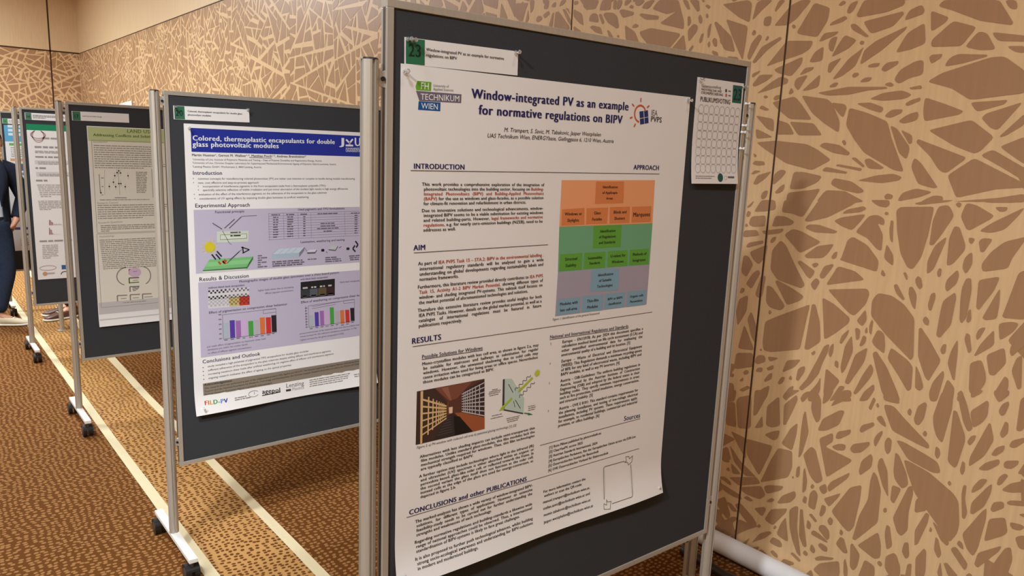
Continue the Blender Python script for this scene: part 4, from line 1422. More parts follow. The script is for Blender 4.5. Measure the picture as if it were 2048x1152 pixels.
for r in range(8):
    for k in range(8):
        s_, t_ = r / 7, k / 7
        c = Q.to(V((107 + (60 - 107) * s_ + (366 + (357 - 366) * s_) * t_, 342 + 590 * s_ + 33 * (1 - s_) * t_ + 6 * s_ * t_)))
        Q.ring('circle_grid', (176, 172, 172), c, .0114, .0128, .0011, n=24)
Q.greek(Q.new('sheet_note'), (150, 146, 146), V((30, 1014)), V((218, 1020)), V((28, 1034)), V((205, 1040)), 2, .0022, last=.9)
Q.disc(Q.new('emblem'), (30, 84, 76), Q.to(V((276, 1026))), .0125, .0125, 2)
Q.greek(Q.new('sheet_note'), (96, 92, 96), V((350, 1030)), V((428, 1032)), V((350, 1030)), V((428, 1032)), 1, .005, last=1)
Q.ring(Q.new('emblem'), (150, 146, 146), Q.to(V((328, 1028))), .007, .007, .001, n=4, a0=45, a1=405)
Q.finish()

# ================================================================== poster 20
def plane_at(y):
    return lambda a, z: (a, y, z)
def on_at(y):
    return lambda u, v: on_y(u, v, y)
ON = on_at(1.7094)
c0 = ON(367, 246.8)
def curl20(u, v):
    k = max(0.0, (v - .90) / .10)
    return .0005 + .013 * k * k * (1 + .5 * math.sin(7 * u + 1)) 
o, surf = sheet('poster', 'white poster with a blue title bar on coloured encapsulants', 'poster', 'conference posters', c0, .841, 1.178, plane_at(1.7094), 0, curl=curl20, nx=14, ny=40)
P = Print(o, surf, mapper(ON, c0))
T4, T5, T6, T7 = tile(380, 240, 5.12), tile(380, 400, 5.851), tile(390, 540, 6.0235), tile(390, 690, 6.0235)
x0, y0 = P.to(T4((5, 80))); _, y1 = P.to(T4((5, 325)))
XR = .812
P.poly('title_bar', (34, 48, 146), [(x0, y0), (XR, y0), (XR, y1), (x0, y1)], 1, False)
WHT = (226, 226, 232)
P.fit('title_bar', 'Colored, thermoplastic encapsulants for double', WHT, T4((22, 208)), T4((1481, 246)), bold=.03)
P.fit('title_bar', 'glass photovoltaic modules', WHT, T4((24, 272)), T4((908, 288)), bold=.03)
P.fit('logo', 'J', WHT, T4((1536, 254)), T4((1585, 256)), bold=.03, cap=.030)
P.fit('logo', 'U', WHT, T4((1678, 265)), T4((1748, 267)), bold=.03, cap=.036)
for a_, q_ in (((1596, 200), (1632, 236)), ((1664, 196), (1632, 236)), ((1632, 232), (1632, 248))): P.line('logo', WHT, T4(a_), T4(q_), .0075)
P.line('logo', WHT, T4((1592, 260)), T4((1668, 262)), .0075)
P.fit('logo', 'JOHANNES KEPLER', WHT, T4((1592, 303)), T4((1830, 306)), bold=.01)
P.fit('logo', 'UNIVERSIT\u00c4T LINZ', WHT, T4((1592, 326)), T4((1825, 331)), bold=.01)
P.fit('author_text', 'Martin Huemer\u00b9, Gernot M. Wallner\u00b9\u00b7\u00b2, Matthias Posch\u00b9\u00b7\u00b2, Andreas Brandst\u00e4tter\u00b3', (58, 52, 60), T4((15, 369)), T4((1186, 386)), bold=.014)
P.line('author_text', (58, 52, 60), T4((607, 385)), T4((834, 390)), .0014)
for k, (t, a, q) in enumerate((('\u00b9University of Linz, Institute of Polymeric Materials and Testing \u2013 Dept of Polymer Durability and Regenerative Energy, Austria', (22, 412), (1347, 426)),
                ('\u00b2University of Linz, Christian Doppler Laboratory for Superimposed Mechanical-Environmental Ageing of Polymeric Hybrid Laminates, Austria', (22, 447), (1492, 461)),
                ('\u00b3Lenzing Plastics GmbH, Werkstrasse 2, 4860 Lenzing, Austria', (22, 486), (728, 491)))):
    P.fit('author_text', t, (112, 104, 104), T4(a), T4(q))
VIO = (54, 52, 84)
def h20(t, a, q):
    P.fit(P.new('heading_text'), t, VIO, a, q, bold=.012)
h20('Introduction', T4((24, 560)), T4((329, 560)))
h20('Experimental Approach', T4((48, 895)), T4((612, 886)))
h20('Results & Discussion', T6((46, 136)), T6((649, 88)))
h20('Conclusions and Outlook', T7((86, 222)), T7((782, 122)))
key = P.new('paragraph_text')
for t, a, q in (('common concepts for manufacturing colored photovoltaic (PV) are rather cost intensive or complex to handle during module manufacturing', (78, 610), (1685, 609)),
                ('new, cost effective and easy-to-process approach:', (80, 652), (707, 650)), ('incorporation of interference pigments in the front encapsulant made from a thermoplastic polyolefin (TPO)', (128, 689), (1388, 681)),
                ('spectrally selective reflection of visible irradiation and just minor absorption of the incident light results in high energy efficiencies', (128, 727), (1615, 712)),
                ('evaluation of the effect of the interference pigments on the adherence of the encapsulant to the glass substrate', (86, 772), (1398, 752)),
                ('consideration of UV ageing effects by exposing double glass laminates to artificial weathering', (92, 815), (1212, 797))):
    P.fit(key, t, (92, 86, 88), T4(a), T4(q))
    b_ = P.to(T4((a[0] - 45, a[1] - 4)))
    P.disc(key, (92, 86, 88), (b_[0], b_[1] - .003), .0017, .0017, 3, 8)
LIL = (186, 178, 198)
def band(name, a, q):
    xa, ya = P.to(a); _, yb = P.to(q)
    P.poly(name, LIL, [(xa, ya), (XR, ya), (XR, yb), (xa, yb)], 1, False)
    return ya, yb
band('approach_panel', T5((40, 115)), T5((78, 862)))
band('results_panel', T6((36, 150)), T6((80, 1055)))
DK = (70, 62, 78)
def t5(part, t, a, q, bold=.01, col=DK): P.fit(part, t, col, T5(a), T5(q), bold=bold)
t5('approach_panel', 'Functional principle', (290, 155), (634, 143)); t5('approach_panel', 'Used pigments and TPO formulations', (1258, 122), (1808, 108)); t5('approach_panel', 'Lamination, weathering and testing', (1290, 504), (1806, 474))
fd = 'principle_diagram'
P.poly(fd, (198, 206, 190), [T5(q) for q in ((313, 368), (685, 358), (680, 486), (313, 498))], 2)
P.poly(fd, (206, 214, 196), [T5(q) for q in ((352, 408), (660, 395), (660, 448), (352, 462))], 3)
for a, q, w in (((352, 408), (660, 395), .0014), ((660, 395), (660, 448), .0014), ((352, 462), (660, 448), .0014), ((352, 408), (352, 462), .0014), ((262, 270), (372, 340), .004), ((400, 330), (520, 222), .0035), ((455, 330), (598, 195), .0035),
                ((598, 190), (778, 180), .0018), ((378, 360), (455, 500), .0022), ((455, 500), (485, 520), .0016), ((430, 740), (575, 600), .0035), ((460, 700), (600, 580), .002)):
    P.line(fd, (100, 94, 104), T5(a), T5(q), w, 4)
c = P.to(T5((230, 550))); P.disc(fd, (206, 190, 40), c, .021, .021, 3)
for k in range(12):
    a = math.pi * k / 6
    P.line(fd, (208, 196, 120), (c[0] + .024 * math.cos(a), c[1] - .024 * math.sin(a)), (c[0] + .034 * math.cos(a), c[1] - .034 * math.sin(a)), .003, 3, px=False)
P.poly(fd, (120, 182, 120), [T5(q) for q in ((225, 695), (735, 660), (660, 785), (148, 822))], 2)
P.poly(fd, (70, 116, 74), [T5(q) for q in ((148, 820), (660, 782), (735, 655), (737, 690), (668, 800), (148, 832))], 3)
P.poly(fd, (206, 206, 196), [T5(q) for q in ((148, 835), (665, 800), (640, 818), (150, 852))], 2)
P.poly(fd, (134, 196, 132), [T5(q) for q in ((205, 730), (715, 692), (690, 745), (178, 782))], 3)
for a, q, col, w in (((252, 635), (300, 695), (44, 44, 56), .006), ((300, 632), (350, 690), (44, 44, 56), .006), ((312, 598), (368, 660), (44, 44, 56), .006), ((330, 720), (358, 752), (196, 66, 44), .007), ((375, 715), (420, 745), (196, 66, 44), .007), ((395, 700), (425, 720), (196, 66, 44), .008), ((400, 745), (384, 715), (196, 66, 44), .006),
                     ((600, 550), (692, 580), (34, 32, 40), .004), ((692, 580), (610, 622), (34, 32, 40), .004), ((612, 552), (622, 618), (34, 32, 40), .005), ((598, 552), (625, 555), (34, 32, 40), .005)):
    P.line(fd, col, T5(a), T5(q), w, 4)
for k in range(6):
    P.greek(fd, (110, 104, 112), T5((790, 660 + 26 * k)), T5((840 + 60 * (k % 2), 658 + 26 * k)), T5((790, 660 + 26 * k)), T5((840, 658 + 26 * k)), 1, .005, seed=k, last=1)
    if k < 3: P.greek(fd, (80, 74, 84), T5((470, 388 + 38 * k)), T5((590, 382 + 38 * k)), T5((470, 388)), T5((590, 382)), 1, .005, seed=k) if k < 2 else None
pt = 'pigment_table'
for k in range(11):
    P.line(pt, (140, 128, 146), T5((915, 158 + 30.6 * k)), T5((2010, 128 + 28.5 * k)), .0012, 3)
for xx in (917, 1090, 1260, 1410, 1805):
    P.line(pt, (140, 128, 146), T5((xx, 155 - (xx - 915) * .025)), T5((xx + 8, 466 - (xx - 915) * .06)), .0012, 3)
for r in range(10):
    for cidx, (xc, ww) in enumerate(((1000, 60), (1170, 70), (1335, 26), (1940, 34))):
        if r == 0: ww = (100, 95, 92, 120)[cidx]
        yy = 182 + 29.2 * r - (xc - 915) * (.022 + .0035 * r)
        P.greek(pt, (104, 92, 108), T5((xc - ww / 2, yy)), T5((xc + ww / 2, yy - 2)), T5((xc, yy)), T5((xc, yy)), 1, .0045, seed=r * 7 + cidx, last=1)
for r, ww in ((0, 240), (4, 170), (5, 170), (6, 250), (7, 100)):
    yy = 166 + 30 * r + (-5 if r else 0)
    P.greek(pt, (104, 92, 108), T5((1610 - ww / 2, yy)), T5((1610 + ww / 2, yy - 6)), T5((0, 0)), T5((9, 0)), 1, .0045, seed=r + 90, last=1)
ld = 'lamination_diagram'
P.poly(ld, (190, 202, 212), [T5(q) for q in ((955, 635), (1035, 572), (1335, 550), (1275, 618))], 2)
P.poly(ld, (166, 182, 196), [T5(q) for q in ((955, 637), (1275, 620), (1275, 668), (955, 690))], 2)
P.poly(ld, (122, 122, 138), [T5(q) for q in ((1275, 618), (1335, 550), (1335, 590), (1275, 668))], 2)
P.poly('weathering_diagram', (204, 204, 214), [T5(q) for q in ((1365, 610), (1395, 582), (1482, 575), (1460, 606))], 2)
P.poly('weathering_diagram', (96, 94, 106), [T5(q) for q in ((1365, 612), (1460, 608), (1482, 578), (1480, 596), (1462, 626), (1372, 630))], 2)
P.poly('weathering_diagram', (188, 190, 188), [T5(q) for q in ((1618, 572), (1650, 530), (1728, 530), (1698, 580))], 2)
P.poly('weathering_diagram', (100, 98, 108), [T5(q) for q in ((1618, 575), (1698, 583), (1728, 533), (1730, 550), (1700, 596), (1622, 588))], 2)
for k in range(4):
    P.line(ld, (150, 168, 184), T5((1035 + 72 * k, 572 - 5 * k)), T5((955 + 76 * k, 636 - 4 * k)), .0012, 3)
for a, q, w in (((1533, 588), (1552, 587), .011), ((1552, 574), (1566, 587), .006), ((1552, 600), (1566, 587), .006), ((1828, 570), (1846, 569), .011), ((1846, 556), (1860, 569), .006), ((1846, 582), (1860, 569), .006),
                ((1932, 480), (1962, 520), .007), ((1962, 520), (1942, 555), .007), ((1926, 530), (1902, 570), .007), ((1902, 570), (1932, 604), .007), ((1590, 600), (1602, 620), .002), ((1740, 560), (1768, 545), .002), ((1335, 555), (1365, 600), .0014)):
    P.line('weathering_diagram', (40, 38, 46), T5(a), T5(q), w, 4)
P.greek(P.new('diagram_note'), (104, 96, 110), T5((960, 732)), T5((1335, 700)), T5((962, 780)), T5((1335, 745)), 3, .0055, seed=3, last=1)
P.greek(P.new('diagram_note'), (104, 96, 110), T5((1375, 700)), T5((1490, 690)), T5((1375, 700)), T5((1490, 690)), 1, .0045, seed=4)
P.greek(P.new('diagram_note'), (104, 96, 110), T5((1580, 682)), T5((1730, 664)), T5((1580, 728)), T5((1790, 710)), 3, .005, seed=5, last=.9)
P.greek(P.new('diagram_note'), (104, 96, 110), T5((1858, 662)), T5((2010, 648)), T5((1870, 706)), T5((1985, 692)), 3, .005, seed=6, last=.9)
# results band
def t6(part, t, a, q, bold=.01, col=DK): P.fit(part, t, col, T6(a), T6(q), bold=bold)
t6('results_panel', 'Photographic images of double glass specimens over a chess board pattern', (528, 152), (1732, 40)); t6('results_panel', 'without black back encapsulant', (155, 225), (594, 190)); t6('results_panel', 'with black back encapsulant', (1268, 123), (1600, 92))
t6('results_panel', 'Effect of pigmentation on compressive shear behaviour', (164, 528), (1110, 420)); t6('results_panel', 'Effect of weathering on compressive shear behaviour', (1272, 402), (2090, 300))
for k, (t, a, q) in enumerate((('higher haze values due to increasing', (755, 256), (1185, 212)), ('diffuser pigment concentration', (838, 290), (1183, 252)), ('black back encapsulant leads', (1742, 156), (2060, 128)),
                ('just weak effect of pigmentation on maximum shear load', (140, 935), (848, 833)), ('deviations are within the scatter bands', (148, 972), (632, 902)), ('no effect of diffuser pigment concentration', (150, 1012), (678, 936)),
                ('pronounced increase of the maximum shear load due to artificial weathering', (1258, 776), (2040, 655)), ('lowest increase for the reference transparent encapsulant (+17%)', (1262, 812), (1945, 706)), ('highest increase for the green encapsulant (+33%)', (1265, 852), (1790, 770)))):
    P.fit('results_panel', t, (104, 94, 112), T6(a), T6(q))
cb, cb2 = P.new('specimen_photograph'), P.new('specimen_photograph')
def quad(part, t_, col, xa, ya, xb, yb, sl, layer, rise=0):
    P.poly(part, col, [t_(q) for q in ((xa, ya), (xb, ya - (xb - xa) * sl), (xb, yb - (xb - xa) * sl), (xa, yb))], layer)
quad(cb, T6, (206, 202, 204), 155, 245, 650, 465, .075, 2)
rng = random.Random(4)
for r in range(2):
    for k in range(20):
        for j in range(2):
            if (k + j) % 2 == 0:
                xa = 157 + 24.6 * k; yy = (247 + 22 * j if r == 0 else 318 + 20 * j) - (xa - 155) * .085
                g = 40 if k < 9 else 110
                quad(cb, T6, (g, g - 4, g), xa, yy, xa + 23, yy + 20, .085, 3)
quad(cb, T6, (190, 176, 120), 412, 328, 535, 438, .075, 3); quad(cb, T6, (186, 62, 48), 535, 318, 655, 428, .075, 3)
for k in range(20):
    for j in range(4):
        if (k + j) % 2 == 0:
            xa = 157 + 24.8 * k; yy = 352 + 23 * j - (xa - 155) * .085
            col = (176, 172, 176) if k < 10 else ((146, 118, 66) if k < 15 else (140, 44, 38))
            quad(cb, T6, col, xa, yy, xa + 23, yy + 22, .085, 4)
cb = cb2
quad(cb, T6, (32, 32, 34), 1270, 145, 1682, 345, .1, 2)
for xa, col in ((1275, (52, 58, 60)), (1378, (84, 88, 96)), (1482, (94, 80, 52)), (1582, (58, 36, 40))):
    quad(cb, T6, col, xa, 240 - (xa - 1270) * .1, xa + 98, 330 - (xa - 1270) * .1, .1, 3)
    P.greek(cb, (190, 186, 186), T6((xa + 20, 228 - (xa - 1270) * .1)), T6((xa + 80, 222 - (xa - 1270) * .1)), T6((0, 0)), T6((1, 0)), 1, .007, seed=xa, last=1)
    P.greek(cb, (190, 186, 186), T6((xa + 20, 330 - (xa - 1270) * .1)), T6((xa + 80, 324 - (xa - 1270) * .1)), T6((0, 0)), T6((1, 0)), 1, .007, seed=xa + 1, last=1)
BARS = [(168, 178, 186), (84, 60, 158), (158, 104, 168), (200, 168, 206), (72, 156, 66), (178, 170, 176), (212, 112, 62), (200, 52, 46), (40, 36, 42)]
def chart(part, xs, wd, base, tops, ax, seed):
    for (xa, yt), col, bs in zip(zip(xs, tops), BARS, base):
        P.poly(part, col, [T6(q) for q in ((xa, yt), (xa + wd, yt - wd * .06), (xa + wd + 6, bs - wd * .08), (xa + 8, bs))], 3)
    for a, q in ax: P.line(part, (110, 100, 116), T6(a), T6(q), .0014, 3)
    for k, xa in enumerate(xs):
        P.greek(part, (120, 108, 124), T6((xa + 12, base[k] + 22)), T6((xa + 12 + wd * .7, base[k] + 18)), T6((0, 0)), T6((1, 0)), 1, .004, seed=seed + k, last=1)
chart('bar_chart', (338, 415, 487, 560, 638, 706, 777, 850, 916), 60, (828, 818, 808, 802, 793, 784, 775, 765, 748), (635, 606, 610, 590, 615, 600, 572, 570, 545),
      (((328, 538), (338, 832)), ((328, 538), (972, 462)), ((972, 462), (976, 750)), ((338, 832), (976, 750)), ((820, 480), (970, 465)), ((820, 480), (820, 525)), ((820, 525), (972, 505))), 10)
chart('bar_chart_weathered', (1368, 1437, 1500, 1560, 1620, 1683, 1744, 1806, 1866), 48, (690, 676, 668, 660, 652, 642, 646, 634, 612), (545, 508, 492, 490, 450, 492, 484, 480, 457),
      (((1362, 430), (1370, 690)), ((1362, 430), (1918, 352)), ((1918, 352), (1915, 612)), ((1370, 690), (1915, 612)), ((1785, 372), (1915, 355)), ((1785, 372), (1788, 402)), ((1788, 402), (1915, 388)), ((1330, 430), (1340, 690)), ((1405, 440), (1745, 378)), ((1405, 465), (1690, 412))), 40)
P.greek('bar_chart', (130, 118, 134), T6((280, 545)), T6((315, 541)), T6((290, 835)), T6((320, 832)), 6, .005, seed=61, last=1)
P.greek('bar_chart_weathered', (130, 118, 134), T6((1320, 465)), T6((1350, 460)), T6((1330, 695)), T6((1356, 690)), 8, .004, seed=62, last=1)
key = P.new('paragraph_text')
for t, a, q in (('study revealed a high potential of pigmented TPO encapsulants for double glass modules', (150, 268), (1364, 80)), ('sufficient adherence of the encapsulant to the glass substrate despite adding diffuser and interference pigments', (152, 315), (1633, 78)),
                ('increasing maximum shear loads after artificial weathering; no negative effect of diffuser and interference pigments', (155, 362), (1668, 112)), ('ongoing research evaluates the effect of ageing on the optical properties', (158, 410), (1158, 248))):
    P.fit(key, t, (96, 90, 92), T7(a), T7(q))
    P.disc(key, (96, 90, 92), P.to(T7((a[0] - 55, a[1] + 2))), .0022, .0022, 3, 8)
xa, ya = P.to(T7((93, 465))); _, yb = P.to(T7((98, 615)))
P.poly('acknowledgement_box', (136, 124, 110), [(xa, ya), (XR, ya), (XR, yb), (xa, yb)], 1, False)
P.fit('acknowledgement_box', 'Acknowledgement', (52, 46, 42), T7((108, 492)), T7((443, 440)), bold=.02)
for t, a, q in (('This research work was performed as part of the collaborative projects CDL AgePol and FILD-PV. The financial support by the Federal Ministry of Economy, Energy', (112, 533), (1990, 196)),
                ('Tourism and the National Foundation for Research, Technology and Development, the Christian Doppler Research Association as well as the Climate and Energy', (112, 570), (1990, 228)), ('Austrian Research Promotion Agency is gratefully acknowledged', (112, 602), (920, 464))):
    P.fit('acknowledgement_box', t, (66, 58, 52), T7(a), T7(q), bold=.006)
k1, k2, k3, k4, k5 = [P.new('sponsor_logo') for _ in range(5)]
cols = [(196, 58, 44), (214, 110, 50), (206, 150, 50), (70, 146, 70), (60, 128, 110), (80, 140, 190), (50, 60, 150)]
P.fit(k1, 'FILD-PV', None, T7((103, 718)), T7((386, 684)), bold=.035, cols=cols)
P.fit(k2, 'agepol', (54, 48, 48), T7((800, 585)), T7((1024, 562)), bold=.03)
P.line(k2, (54, 48, 48), T7((800, 603)), T7((1024, 560)), .004)
P.fit(k3, 'Lenzing', (110, 102, 98), T7((1090, 514)), T7((1308, 478)))
P.fit(k3, 'Plastics', (150, 136, 128), T7((1165, 545)), T7((1308, 520)))
P.poly(k3, (60, 52, 52), [T7(q) for q in ((1090, 533), (1150, 524), (1150, 548), (1090, 557))], 3)
c = P.to(T7((700, 582))); P.ring(k4, (120, 112, 108), c, .022, .013, .002, a0=30, a1=330)
P.line(k4, (120, 112, 108), (c[0] + .003, c[1] - .008), (c[0] + .003, c[1] + .004), .002, px=False)
P.greek(k5, (130, 120, 114), T7((470, 640)), T7((620, 622)), T7((470, 662)), T7((660, 630)), 2, .004, seed=8, last=1)
P.greek(P.new('sponsor_text'), (140, 130, 124), T7((1375, 428)), T7((1868, 336)), T7((1375, 500)), T7((1815, 416)), 4, .004, seed=9, last=.9)
P.greek(P.new('sponsor_text'), (130, 120, 114), T7((1905, 360)), T7((1975, 346)), T7((1910, 382)), T7((1990, 366)), 2, .004, seed=10, last=1)
P.finish()
a0 = ON(346, 211)
card('white title card numbered 20 above the blue-barred poster', ON, plane_at(1.7094), 0, (346, 211), .290, .051, .012, '20',
     [('Colored, thermoplastic encapsulants for double glass', .051, .261, .021), ('photovoltaic modules', .051, .139, .0345)], (.0065, .034, .037), .0405, (52, 104, 78))

# ================================================================== poster 17
ON = on_at(P17Y)
c0 = ON(173, 251.5)
o, surf = sheet('poster', 'pale poster with a light green header about land use', 'poster', 'conference posters', c0, .841, 1.176, plane_at(P17Y), 0, curl=lambda u, v: .001 + .012 * max(0, (v - .93) / .07) ** 2, nx=8, ny=30)
P = Print(o, surf, mapper(ON, c0))
S6, S7 = tile(160, 210, 5.483), tile(170, 410, 4.606)
xs, ye = P.to(S6((100, 385)))
P.poly('header', (186, 198, 144), [(.004, .004), (.837, .004), (.837, ye + .004), (.004, ye + .004)], 1, False)
P.poly('page_tint', (224, 219, 206), [(.004, ye + .004), (.837, ye + .004), (.837, 1.03), (.004, 1.03)], 1, False)
P.poly('footer_strip', (196, 192, 192), [(.004, 1.03), (.837, 1.03), (.837, 1.14), (.004, 1.14)], 1, False)
P.fit('header', 'LAND USE', (104, 124, 52), S6((512, 303)), S6((792, 312)), bold=.02)
P.fit('header', 'Addressing Conflicts and Solutions', (88, 104, 48), S6((143, 340)), S6((838, 362)), bold=.025)
def box(a, q):
    (xa, ya), (xb, yb) = P.to(a), P.to(q)
    key = P.new('text_frame')
    for s_, t_ in (((xa, ya), (.81, ya)), ((.81, ya), (.81, yb)), ((.81, yb), (xa, yb)), ((xa, yb), (xa, ya))):
        P.line(key, (150, 146, 138), s_, t_, .0025, 2, px=False)
box(S6((125, 385)), S7((105, 258))); box(S7((108, 268)), S7((148, 945)))
GK = (146, 141, 134)
P.fit(P.new('heading_text'), 'Introduction', GK, S6((142, 412)), S6((305, 412)))
P.greek(P.new('paragraph_text'), GK, S6((148, 447)), S6((790, 462)), S6((162, 690)), S6((960, 672)), 11, .0048, seed=20, last=.66)
sc = 'scatter_chart'
for a, q, w, col in (((268, 712), (270, 985), .0016, (170, 166, 160)), ((418, 735), (435, 988), .0016, (150, 146, 142)), ((208, 757), (222, 962), .004, GK), ((380, 1017), (512, 1017), .005, GK), ((785, 700), (800, 1015), .003, GK)):
    P.line(sc, col, S6(a), S6(q), w)
for q in ((380, 775), (525, 776), (423, 722), (443, 745), (365, 846), (425, 862), (390, 896), (320, 893), (495, 896), (447, 862), (228, 962), (405, 742)):
    c = P.to(S6(q)); P.disc(sc, (64, 60, 60), c, .0045, .0045, 3, 10)
    P.line(sc, (150, 146, 142), (c[0], c[1] - .02), (c[0], c[1] + .02), .0012, px=False)
P.greek(sc, GK, S6((612, 742)), S6((735, 742)), S6((620, 962)), S6((725, 962)), 13, .005, seed=21, last=.9)
P.greek(sc, GK, S6((230, 805)), S6((260, 806)), S6((240, 990)), S6((275, 990)), 3, .005, seed=22)
P.greek(sc, GK, S6((215, 1045)), S6((760, 1035)), S6((215, 1045)), S6((760, 1035)), 1, .0045, seed=23, last=1)
P.fit(P.new('heading_text'), 'Research Context', GK, S6((188, 1085)), S6((420, 1078)))
P.greek(P.new('paragraph_text'), GK, S6((190, 1105)), S6((960, 1092)), S7((118, 128)), S7((700, 100)), 7, .0050, seed=24, last=.7)
P.fit(P.new('heading_text'), 'Research Questions', GK, S7((122, 172)), S7((345, 160)))
P.greek(P.new('paragraph_text'), GK, S7((142, 195)), S7((700, 176)), S7((148, 245)), S7((700, 220)), 4, .0050, seed=25, last=.15)
P.fit(P.new('heading_text'), 'Methodology', GK, S7((130, 300)), S7((270, 290)))
P.greek(P.new('paragraph_text'), GK, S7((132, 328)), S7((730, 308)), S7((168, 592)), S7((730, 566)), 16, .0050, seed=26, last=1)
ff = 'flow_chart'
P.poly(ff, (150, 98, 144), [S7(q) for q in ((400, 588), (492, 584), (494, 630), (402, 640))], 2)
P.disc(ff, (206, 176, 202), P.to(S7((460, 620))), .034, .03, 3)
P.ring(ff, (140, 134, 130), P.to(S7((390, 655))), .058, .055, .006, a0=95, a1=250)
P.ring(ff, (140, 134, 130), P.to(S7((530, 650))), .045, .055, .006, a0=-70, a1=80)
def corner_box(xa, ya, xb, yb, col, w=.007):
    P.line(ff, col, S7((xa, ya)), S7((xb, ya - (xb - xa) * .045)), w); P.line(ff, col, S7((xa, ya)), S7((xa + 3, yb)), w)
corner_box(405, 672, 497, 722, (96, 112, 70)); corner_box(412, 752, 500, 800, (130, 128, 116)); corner_box(296, 834, 388, 886, (146, 138, 128)); corner_box(415, 826, 505, 876, (146, 138, 128)); corner_box(528, 820, 612, 868, (146, 138, 128))
P.line(ff, (96, 112, 70), S7((408, 716)), S7((497, 710)), .006)
for a, q in (((440, 695), (488, 690)), ((440, 612), (480, 608)), ((330, 862), (382, 858)), ((440, 856), (495, 851)), ((545, 848), (622, 842))): P.line(ff, GK, S7(a), S7(q), .004, 4)
P.greek(ff, GK, S7((435, 765)), S7((498, 760)), S7((440, 792)), S7((495, 786)), 4, .005, seed=30, last=.6)
P.greek(ff, GK, S7((350, 904)), S7((570, 888)), S7((350, 904)), S7((570, 888)), 1, .0045, seed=31, last=1)
P.finish()
card('white title card above the pale green LAND USE poster', ON, plane_at(P17Y), 0, (143, 222), .293, .051, .006, '17', [('Land Use and Solar Energy', .052, .150, .027)], (.008, .033, .037), .0425, (60, 110, 84))

# ================================================================== posters 14 and 11
ON = on_at(P14Y)
c0 = ON(52, 247.5)
o, surf = sheet('poster', 'white poster with a dark green strip along its top', 'poster', 'conference posters', c0, .841, 1.178, plane_at(P14Y), 0, curl=lambda u, v: .001, nx=6, ny=20)
P = Print(o, surf, mapper(ON, c0))
U1, U2 = tile(0, 200, 4.8), tile(0, 440, 4.8)
_, ye = P.to(U1((260, 287)))
P.poly('header_strip', (28, 134, 92), [(.0, .0), (.841, .0), (.841, ye), (.0, ye)], 1, False)
c = P.to(U1((365, 345)))
for k in range(3): P.ring('logo', (176, 140, 140), (c[0], c[1] - .004 * k), .036 + .006 * k, .046 - .010 * k, .005, a0=120, a1=420)
P.greek('logo', (160, 150, 150), U1((405, 374)), U1((620, 380)), U1((405, 374)), U1((620, 380)), 1, .012, seed=40, last=1)
GK = (176, 170, 168)
for k, (a, q, h) in enumerate((((332, 458), (620, 466), .013), ((338, 552), (620, 556), .011), ((340, 660), (440, 660), .012), ((345, 780), (455, 780), .012))):
    P.greek(P.new('heading_text'), (150, 144, 144), U1(a), U1(q), U1(a), U1(q), 1, h, seed=41 + k, last=1)
P.greek(P.new('paragraph_text'), GK, U1((335, 495)), U1((620, 500)), U1((335, 508)), U1((620, 512)), 2, .008, seed=46, last=1)
for a, q in (((333, 578), (530, 618)), ((345, 690), (540, 735))):
    (xa, ya), (xb, yb) = P.to(U1(a)), P.to(U1(q))
    P.poly('text_panels', (206, 202, 202), [(xa, ya), (xb + .12, ya), (xb + .12, yb), (xa, yb)], 1, False)
    P.greek('text_panels', GK, (xa + .02, ya + .03), (xb + .08, ya + .03), (xa + .02, yb - .012), (xb + .08, yb - .012), 2, .008, seed=47, last=.8, px=False)
P.greek(P.new('paragraph_text'), GK, U1((355, 820)), U1((640, 824)), U1((390, 930)), U1((640, 930)), 7, .007, seed=48, last=.4)
P.greek(P.new('paragraph_text'), GK, U1((365, 975)), U1((650, 975)), U1((380, 1055)), U1((650, 1050)), 6, .007, seed=49, last=.4)
for r, (yb, hs) in enumerate(((50, (52, 48, 34, 28, 14, 12, 16, 14, 12, 18, 15, 12)), (140, (66, 50, 46, 16, 8, 5, 4, 5, 4, 6, 4, 5)))):
    for k, h in enumerate(hs):
        xa = 470 + 10.5 * k
        P.poly('bar_charts', (160, 96, 108) if k < 4 else (190, 180, 184), [U2(q) for q in ((xa, yb - k * .3), (xa, yb - h), (xa + 7, yb - h), (xa + 7, yb - k * .3))], 3)
P.greek(P.new('heading_text'), (150, 144, 144), U2((380, 212)), U2((690, 202)), U2((380, 212)), U2((690, 202)), 1, .012, seed=50, last=1)
P.greek(P.new('paragraph_text'), GK, U2((405, 250)), U2((555, 246)), U2((410, 370)), U2((560, 360)), 8, .007, seed=51, last=.6)
P.poly(P.new('sponsor_logo'), (60, 96, 150), [U2(q) for q in ((590, 432), (670, 430), (672, 470), (592, 473))], 3)
P.ring(P.new('sponsor_logo'), (170, 130, 136), P.to(U2((460, 460))), .055, .018, .004)
k1 = P.new('sponsor_logo')
P.disc(k1, (196, 150, 110), P.to(U2((432, 516))), .016, .016, 3)
P.greek(k1, GK, U2((455, 520)), U2((525, 516)), U2((455, 520)), U2((525, 516)), 1, .012, seed=52, last=1)
P.ring(P.new('sponsor_logo'), (70, 66, 66), P.to(U2((622, 520))), .025, .022, .006, a0=0, a1=180)
P.finish()
card('white title card above the poster with the dark green strip', ON, plane_at(P14Y), 0, (49, 225), .293, .051, .0, '14', [(None, .05, .25, .017), (None, .05, .26, .026), (None, .05, .13, .036)], (.008, .032, .037), .042, (72, 122, 96))
ON = on_at(P11Y)
c0 = (.016, 1.77)
o, surf = sheet('poster', 'white poster with a light blue header behind the man in the navy jacket', 'poster', 'conference posters', c0, .841, 1.18, plane_at(P11Y), 0, curl=lambda u, v: .001, nx=6, ny=20)
P = Print(o, surf, mapper(ON, c0))
def py(v): return (1.77 - ON(20, v)[1])
P.poly('header', (96, 168, 206), [(0, 0), (.841, 0), (.841, py(283)), (0, py(283))], 1, False)
